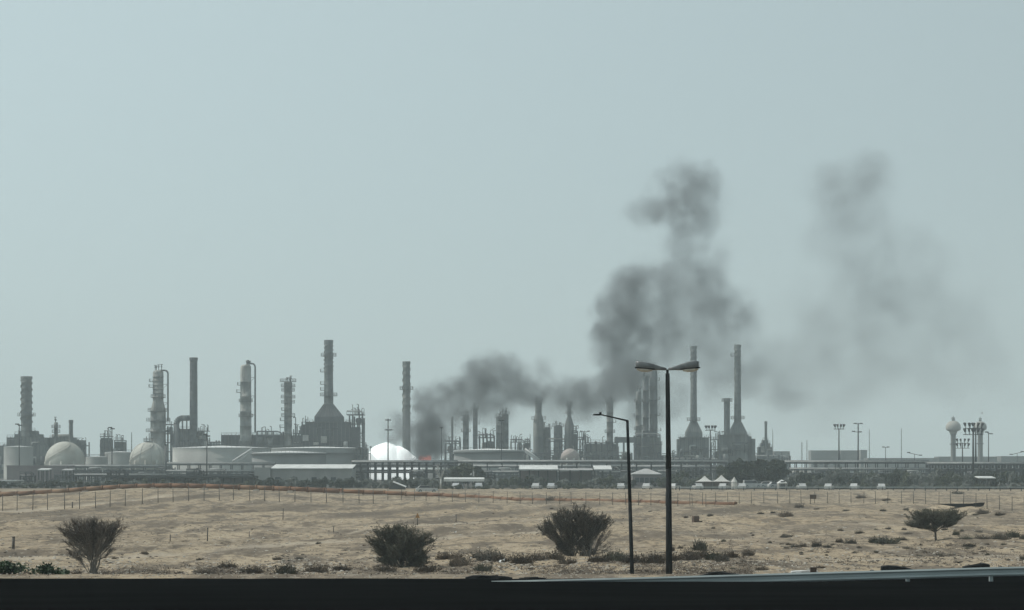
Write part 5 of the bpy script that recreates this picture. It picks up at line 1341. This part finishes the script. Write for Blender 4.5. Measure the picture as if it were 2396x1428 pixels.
# ------------------------------------------------------------------ street lamps
def lathe_x(q, prof, n=16, z0=0):
    """body of revolution-like housing along x: prof (x, half depth, z bottom, z top)"""
    rings = []
    for (x, hy, zb, zt) in prof:
        zc, hz_ = (zb+zt)/2, (zt-zb)/2
        sp = lambda v: math.copysign(abs(v)**.62, v)
        rings.append([(x, hy*sp(math.cos(2*PI*i/n)), zc+hz_*sp(math.sin(2*PI*i/n))) for i in range(n)])
    b = len(q.v)
    for r_ in rings: q.v += r_
    for k in range(len(rings)-1):
        for i in range(n):
            j = (i+1) % n; q.f.append((b+k*n+i, b+k*n+j, b+(k+1)*n+j, b+(k+1)*n+i)); q.sm.append(True)
    q.f += [tuple(b+i for i in reversed(range(n))), tuple(b+(len(rings)-1)*n+i for i in range(n))]; q.sm += [False, False]
    return q
D = 105.0; x = PX(1566, D); z0 = float(zg(x, D)); s = D/F; zt = PZ(866, D)-z0
t = thing('street_lamp', 'tall dark street lamp with two swept heads, right of the single-arm lamp', 'street lamp', (x, D, z0), 'street lamps')
MB().tube((0,0,-.3), (-.03,0,zt*.55), 8.2*s, 6.2*s, 14).tube((-.03,0,zt*.55), (-.08,0,zt-.16), 6.2*s, 4.9*s, 14).build('pole', M['lamp'], t)
MB().tube((0,0,-.3), (0,0,.3), 10*s, 10*s, 14).build('base_sleeve', M['lamp'], t)
MB().tube((-.08,0,zt-.45), (-.085,0,zt+.02), 3.2*s, 3.0*s, 12).build('spigot', M['lamp'], t)
for sg in (-1, 1):
    X = lambda px: (px-1561)*s*sg*1.0
    dx = -.085
    far = 73 if sg > 0 else 74
    P = [(dx+sg*2*s, .05, zt-.02, zt+.09), (dx+sg*14*s, .07, zt-.01, zt+.15), (dx+sg*32*s, .14, zt-.02, zt+.28), (dx+sg*50*s, .17, zt+.03, zt+.39 if sg > 0 else zt+.36), (dx+sg*64*s, .17, zt+.05, zt+.44 if sg > 0 else zt+.40), (dx+sg*far*s, .13, zt+.08, zt+.40)]
    h = lathe_x(MB(), P).build('lamp_head', M['lamphead'], t)
    lathe_x(MB(), [(dx+sg*36*s, .10, zt-.05, zt+.06), (dx+sg*48*s, .15, zt-.10, zt+.08), (dx+sg*62*s, .15, zt-.07, zt+.10), (dx+sg*72*s, .10, zt-.0, zt+.12)], 14).build('lens', M['lens'], h)
    lathe_x(MB(), [(dx+sg*30*s, .15, zt+.0, zt+.07), (dx+sg*76*s, .185, zt+.08, zt+.14)], 14).build('rim', M['lamp'], h)
D = 112.0; x = PX(1480, D); z0 = float(zg(x, D)); s = D/F; zt = PZ(985, D)-z0; lean = PX(1468, D)-x
t = thing('street_lamp', 'thinner street lamp with one long slanting arm to the left', 'street lamp', (x, D, z0), 'street lamps')
MB().tube((0,0,-.3), (lean*.5,0,zt*.5), 5.2*s, 4.2*s, 12).tube((lean*.5,0,zt*.5), (lean,0,zt), 4.2*s, 3.2*s, 12).build('pole', M['lamp'], t)
MB().tube((0,0,-.3), (0,0,.2), 6.5*s, 6.5*s, 12).build('base_sleeve', M['lamp'], t)
ex, ez = lean-64*s, zt+15*s
MB().tube((lean,0,zt-.05), (lean,0,zt+.03), 3.6*s, 3.0*s, 10).tube((lean+.03,0,zt), (ex,0,ez), 2.0*s, 1.5*s, 8).build('arm', M['lamp'], t)
lathe_x(MB(), [(ex+.06, .05, ez-.05, ez+.04), (ex-.12, .11, ez-.06, ez+.03), (ex-16*s, .09, ez-.05, ez+.02)], 12).build('lamp_head', M['lamp'], t)
MB().lathe([(0,ez+.03),(.07,ez+.03),(.05,ez+.11),(0,ez+.12)], 8, ex+.02, 0).build('photocell', M['lamp'], t)

# ------------------------------------------------------------------ guardrail with turned-down end, debris at the road edge
D = 76.0; s = D/F
t = thing('guardrail', 'galvanised roadside guardrail sloping down to its end, lower right', 'guardrail', (PX(1200, D), D, ROADZ))
X = lambda p: PX(p, D)-PX(1200, D)
tops = [(1150,.02),(1480,.13),(1700,.22),(1900,.30),(2150,.40),(2400,.505),(2700,.56),(3100,.58)]
secs = [(-.03,0,.0),(-.06,0,.05),(-.015,0,.11),(-.015,0,.19),(-.06,0,.25),(-.03,0,.30)]
def tz(px): return interp(tops, px)
pxs = list(range(1150, 3101, 195)); 
for a, b in zip(pxs[:-1], pxs[1:]):
    q = MB(); vs = []
    for p in (a, b+4):
        for (yy, _, zz) in secs: vs.append((X(p), yy-(.004 if p == a else 0), tz(p)-.30+zz))
    n = len(secs); vs += [(x_, y_+.012, z_) for x_, y_, z_ in vs]
    fs = [(i, i+1, n+i+1, n+i) for i in range(n-1)] + [(2*n+i+1, 2*n+i, 3*n+i, 3*n+i+1) for i in range(n-1)] + [(n-1, 3*n-1, 4*n-1, 2*n-1), (0, n, 3*n, 2*n)]
    q.add(vs, fs).build('beam', M['galv'], t)
    if tz(a) > .28: MB().box(X(a)-.06, X(a)+.06, .02, .14, -.1, tz(a)-.05).build('post', M['galv'], t)
def scrap(name, label, px, y0, y1, D, wpx, m, prof, grp='debris along the road edge', cat='scrap', dep=.35):
    s = D/F; zb = ROADZ-.04 if D < 78.4 else float(zg(PX(px, D), D)); t = thing(name, label, cat, (PX(px, D), D, zb), grp)
    top = PZ(y0, D)-zb; n = len(prof); h = [max(.02, top*p) for p in prof]
    q = MB(); vs = []
    for i in range(n):
        f = i/(n-1)-.5
        vs += [(f*wpx*s, -dep/2*(.7+.3*math.sin(i*2.1)), 0), (f*wpx*s, dep/2*(.7+.3*math.cos(i*1.7)), 0), (f*wpx*s, -dep/3, h[i]*.92), (f*wpx*s, dep/3, h[i])]
    fs = []
    for i in range(n-1):
        a, b = i*4, i*4+4; fs += [(a, b, b+2, a+2), (a+2, b+2, b+3, a+3), (a+1, a+3, b+3, b+1)]
    fs += [(0,2,3,1), ((n-1)*4, (n-1)*4+1, (n-1)*4+3, (n-1)*4+2)]
    q.add(vs, fs).build('strip', M[m], t)
    MB().tube((-wpx*s*.3,0,h[n//2]*.8), (wpx*s*.2,0.02,h[n//2]*1.04), .012, .012, 5).build('frayed_cord', M[m], t)
scrap('tyre_scrap', 'black strip of shredded tyre at the road edge below the middle', 1144, 1346, 1354, 78.35, 110, 'rubber', [.5,.95,1,.9,.85,.75,.4])
scrap('tyre_scrap', 'thin black tyre shred right of the middle at the road edge', 1246, 1350.5, 1354, 78.3, 64, 'rubber', [.4,.8,1,.8,.5])
scrap('tyre_scrap', 'black tyre shred behind the low end of the guardrail', 1680, 1337.5, 1346, 80, 96, 'rubber', [.2,.5,.9,1,.9,.7,.6])
scrap('tyre_scrap', 'large flat black rubber piece behind the guardrail', 2112, 1322.5, 1332, 81.2, 100, 'rubber', [.9,1,.95,.85,.7,.5,.35])
scrap('tyre_scrap', 'black rubber piece behind the guardrail near the right edge', 2284, 1317.5, 1328, 82, 62, 'rubber', [.7,.8,.85,.95,1,.9])
scrap('foam_sheet', 'flat white foam sheet behind the guardrail', 1882, 1335, 1342, 80.2, 62, 'white', [.9,.97,1,1,.97,.95])
t = thing('brick_block', 'small brown block standing on the white foam sheet behind the guardrail', 'block', (PX(1902, 80.1), 80.0, ROADZ-.05), 'debris along the road edge')
s = 80.1/F; zz = PZ(1328, 80.1)-ROADZ+.05
MB().box(-7*s, 7*s, -.1, .09, 0, zz).build('block', M['rustsheet'], t); MB().box(-7.6*s, 7.6*s, -.108, .098, zz*.9, zz+.01).build('rim', M['rustsheet'], t)

# leafy green plants at the bottom left, on the bank below the road edge
def leafy(label, px, ytop, wpx, D, seed, n):
    s = D/F; x = PX(px, D); z0 = float(zg(x, D)); H = PZ(ytop, D)-z0; rr = random.Random(seed)
    t = thing('green_shrub', label, 'shrub', (x, D, z0), 'leafy shrubs at the road edge'); q = MB(); c = MB()
    for i in range(n):
        a = rr.uniform(0, 2*PI); r_ = abs(rr.gauss(0, .45))*wpx*s; e = Vector((r_*math.cos(a), r_*math.sin(a)*.6, H*rr.uniform(.55, 1)*(1-.35*min(1, r_/(wpx*s)))))
        q.tube((e.x*.3, e.y*.3, -.05), e, .01, .005, 4, False)
        for _ in range(16):
            p = Vector((e.x*.3, e.y*.3, 0)).lerp(e, rr.uniform(.35, 1))+Vector((rr.gauss(0,.05), rr.gauss(0,.05), rr.gauss(0,.04)))
            u = Vector((rr.gauss(0,1), rr.gauss(0,1), rr.gauss(.3,1))).normalized()*rr.uniform(.04, .075); v = u.orthogonal()*.5
            c.add([p-u, p+v, p+u, p-v], [(0,1,2,3)])
    q.build('stems', M['bark'], t); c.build('leaves', M['freshleaf'], t)
leafy('bright leafy green shrub in the bottom left corner', 18, 1314, 56, 83, 1, 120)
leafy('small leafy green shrub just right of the corner shrub', 108, 1322, 36, 83, 2, 50)
leafy('low leafy green shrub left of the foot of the fan-shaped thorn tree', 150, 1338, 30, 83, 3, 30)

# a gull-like bird above the right water tower
D = 520; t = thing('bird', 'single small bird in flight above the right water tower', 'bird', (PX(2298, D), D, PZ(967, D)))
lathe_x(MB(), [(-.22,.01,-.01,.01),(-.1,.05,-.05,.05),(.08,.06,-.06,.05),(.2,.02,-.02,.03)], 8).build('body', M['bird'], t)
for sg in (-1, 1):
    MB().add([(-.05,0,.02),(.08,0,.02),(.12+.12*sg,sg*.3,.16),(-.0+.12*sg,sg*.3,.15),(-.1+.38*sg,sg*.55,.06)], [(0,1,2,3),(3,2,4)]).build('wing', M['bird'], t)

# ------------------------------------------------------------------ air and smoke
def vol_mat(name, dens, col, aniso=0.0, absorb=None):
    m = bpy.data.materials.new(name); m.use_nodes = True; n = m.node_tree; n.nodes.clear()
    pv = n.nodes.new('ShaderNodeVolumePrincipled'); o = n.nodes.new('ShaderNodeOutputMaterial')
    pv.inputs['Density'].default_value = dens; pv.inputs['Color'].default_value = (*col, 1); pv.inputs['Anisotropy'].default_value = aniso
    if absorb: pv.inputs['Absorption Color'].default_value = (*absorb, 1)
    n.links.new(pv.outputs[0], o.inputs['Volume'])
    return m
HAZE = .00027
hb = MB().box(-5500, 5500, -60, 9500, -1.0, 225).build('haze', vol_mat('haze_air', HAZE, (.85,.965,1.0)))
tag(hb, 'pale dusty haze filling the air over the plain', 'haze', kind='stuff')

def smoke(name, label, puffs, bounds, res, dens, col, seed, warp=22, nscale=.028, tmin=.05, soft=.38, thin=1.0):
    """a drift of smoke: soft puffs (px, py, distance, half width px, half height px, half depth m, weight), torn by noise"""
    g = bpy.data.node_groups.new(name, 'GeometryNodeTree')
    g.interface.new_socket('Geometry', in_out='OUTPUT', socket_type='NodeSocketGeometry')
    N = g.nodes; Lk = g.links
    def nd(tp, **kw):
        x = N.new(tp)
        for k_, v_ in kw.items(): setattr(x, k_, v_)
        return x
    def vm(op, a, b):
        x = nd('ShaderNodeVectorMath', operation=op)
        for i, v in enumerate((a, b)):
            if v is None: continue
            if isinstance(v, tuple): x.inputs[i].default_value = v
            else: Lk.new(v, x.inputs[i])
        return x
    def mm(op, a, b, clamp=False):
        x = nd('ShaderNodeMath', operation=op); x.use_clamp = clamp
        for i, v in enumerate((a, b)):
            if isinstance(v, (int, float)): x.inputs[i].default_value = v
            else: Lk.new(v, x.inputs[i])
        return x.outputs[0]
    pos = nd('GeometryNodeInputPosition').outputs[0]
    off = vm('ADD', pos, (seed*131.0, 0, 0)).outputs[0]
    n1 = nd('ShaderNodeTexNoise'); n1.inputs['Scale'].default_value = nscale; n1.inputs['Detail'].default_value = 5; n1.inputs['Roughness'].default_value = .72; Lk.new(off, n1.inputs['Vector'])
    dv = vm('MULTIPLY', vm('SUBTRACT', n1.outputs['Color'], (.5,.5,.5)).outputs[0], (warp*2, warp*2, warp*2)).outputs[0]
    p = vm('ADD', pos, dv).outputs[0]
    n2 = nd('ShaderNodeTexNoise'); n2.inputs['Scale'].default_value = nscale*2.6; n2.inputs['Detail'].default_value = 7; n2.inputs['Roughness'].default_value = .68; Lk.new(off, n2.inputs['Vector'])
    tear = nd('ShaderNodeMapRange'); tear.inputs[1].default_value = .36; tear.inputs[2].default_value = .62; tear.inputs[3].default_value = tmin; tear.inputs[4].default_value = 1.6
    Lk.new(n2.outputs[0], tear.inputs[0])
    acc = None
    for (px, py, D, rx, ry, rd, wt) in puffs:
        c = (PX(px, D), D, PZ(py, D)); sc_ = (1/(rx*1.12*D/F), 1/(rd*thin), 1/(ry*1.12*D/F))
        q = vm('MULTIPLY', vm('SUBTRACT', p, c).outputs[0], sc_).outputs[0]
        ln = nd('ShaderNodeVectorMath', operation='LENGTH'); Lk.new(q, ln.inputs[0])
        f = nd('ShaderNodeMapRange', interpolation_type='SMOOTHSTEP'); f.inputs[1].default_value = 1.08; f.inputs[2].default_value = soft; f.inputs[3].default_value = 0; f.inputs[4].default_value = wt
        Lk.new(ln.outputs['Value'], f.inputs[0])
        acc = f.outputs[0] if acc is None else mm('ADD', acc, f.outputs[0])
    dn = mm('MULTIPLY', acc, tear.outputs[0])
    dn = mm('MAXIMUM', mm('SUBTRACT', dn, .03), 0.0)
    vc = nd('GeometryNodeVolumeCube'); Lk.new(dn, vc.inputs['Density'])
    vc.inputs['Min'].default_value, vc.inputs['Max'].default_value = bounds
    for i, a in enumerate('XYZ'): vc.inputs['Resolution '+a].default_value = res[i]
    sm_ = nd('GeometryNodeSetMaterial'); sm_.inputs['Material'].default_value = vol_mat(name+'_soot', dens, col)
    go = nd('NodeGroupOutput'); Lk.new(vc.outputs[0], sm_.inputs[0]); Lk.new(sm_.outputs[0], go.inputs[0])
    o = bpy.data.objects.new(name, bpy.data.meshes.new(name)); C.objects.link(o)
    md_ = o.modifiers.new('smoke_drift', 'NODES'); md_.node_group = g
    tag(o, label, 'smoke', kind='stuff')
    return o
P1 = [  # from the fire, up and to the right
    (905,1030,925,26,16,8,.8),(935,1010,925,34,30,10,1.0),(945,1020,918,40,26,10,1.6),(965,1028,916,46,34,12,2.8),(1000,1030,916,42,40,12,3.6),(1008,990,920,30,42,12,3.2),(1000,1058,918,44,22,10,2.6),(975,1062,914,26,20,8,1.6),(945,1052,912,24,20,7,.9),(960,1075,912,24,20,7,.7),(1035,1050,930,30,26,10,.9),(900,1000,925,20,24,8,.3),
    (1000,945,928,34,36,13,1.5),(1022,918,936,42,34,15,1.6),(1065,908,942,50,38,17,1.5),(1110,895,950,50,40,18,1.2),(1145,870,955,50,42,18,1.1),(1195,870,960,38,36,18,.8),(1175,920,960,60,40,20,.8),(1090,945,950,80,40,20,.9),(1060,985,940,50,44,16,.75),(1150,960,955,90,40,20,.5),
    (1235,918,970,60,46,22,1.0),(1275,880,975,34,40,16,.5),(1270,950,975,60,34,20,.55),(1340,932,985,66,46,24,.85),(1320,980,985,60,40,20,.45),(1400,920,995,66,50,24,1.1),(1380,965,990,60,40,20,.55),(1450,900,1040,56,50,24,1.0),
    (1500,900,1045,56,60,24,.9),(1500,970,1040,60,50,24,.5),(1560,950,1045,70,60,26,.35)]
P2 = [  # the tall column
    (1470,850,1050,60,44,24,1.6),(1430,800,1050,56,46,24,2.0),(1480,790,1055,60,50,26,1.6),(1395,830,1050,34,26,14,.6),(1430,740,1055,52,50,26,1.5),(1480,720,1055,60,56,26,1.2),(1470,660,1058,56,44,24,1.2),(1500,640,1058,46,30,20,.6),(1415,700,1055,40,40,20,.6),
    (1550,760,1065,66,80,28,.55),(1540,680,1065,60,60,26,.5),(1600,640,1070,64,70,28,.45),(1650,690,1075,70,80,30,.5),(1700,730,1080,70,70,30,.5),(1740,770,1085,60,60,28,.35),(1680,620,1078,50,50,26,.45),(1620,800,1070,90,90,30,.35),
    (1600,560,1070,60,44,26,.45),(1580,500,1068,80,50,28,.55),(1500,490,1065,70,40,26,.42),(1620,470,1070,66,60,28,.7),(1610,420,1070,70,44,26,.55),(1650,520,1072,50,44,24,.5),(1800,860,1090,110,90,34,.28),(1870,935,1095,70,36,24,.28),(1700,880,1085,90,80,30,.3),(1580,700,1065,150,150,30,.22),(1600,480,1070,130,90,30,.16),(1480,760,1060,130,140,28,.22),(1640,860,1075,150,120,30,.22)]
P3 = [  # older smoke thinning out on the right
    (1990,410,1120,115,56,34,.6),(2040,405,1120,76,48,30,.5),(1920,430,1115,66,66,30,.45),(1985,480,1120,100,80,34,.55),(2030,560,1125,92,90,34,.6),(2020,640,1125,100,90,34,.6),(2060,700,1125,80,80,34,.45),(2180,590,1130,90,70,34,.35),(2150,700,1130,110,90,36,.4),
    (2060,800,1125,120,90,36,.38),(1960,780,1120,110,110,36,.35),(2240,760,1135,110,110,36,.3),(1880,760,1110,110,130,36,.3),(2200,870,1135,150,90,36,.2),(2000,880,1120,150,80,36,.32),(1940,560,1118,80,90,32,.3),(2120,900,1140,300,110,38,.12),(2330,860,1150,200,150,38,.10),(1880,920,1115,200,110,36,.24),(2060,700,1125,240,260,38,.14),(2250,700,1140,180,200,38,.12),(1990,430,1120,150,90,36,.22)]
def bnd(P, pad=14, zmin=1.0):
    xs_ = [PX(p[0]+e*p[3]*1.15, p[2]) for p in P for e in (-1, 1)]; zz = [PZ(p[1]+e*p[4]*1.15, p[2]) for p in P for e in (-1, 1)]; yy = [p[2]+e*p[5]*1.15 for p in P for e in (-1, 1)]
    return ((min(xs_)-pad, min(yy)-pad, max(zmin, min(zz)-pad)), (max(xs_)+pad, max(yy)+pad, max(zz)+pad))
def sres(b, vox): return tuple(int((b[1][i]-b[0][i])/vox)+2 for i in range(3))
b1 = bnd(P1, 20); smoke('fire_smoke', 'black smoke pouring off the fire and drifting right', P1, b1, sres(b1, 1.0), .074, (.25,.262,.27), 1, 13, .05, .15, .5, .62)
b2 = bnd(P2, 34, 20); smoke('smoke_column', 'grey smoke column billowing up behind the twin-head street lamp', P2, b2, sres(b2, 1.15), .066, (.30,.315,.33), 2, 19, .036, .22, .5, .52)
b3 = bnd(P3, 46, 20); smoke('smoke_veil', 'thin old smoke veil fading out over the right horizon', P3, b3, sres(b3, 2.0), .025, (.34,.355,.37), 3, 24, .024, .3, .3, .55)
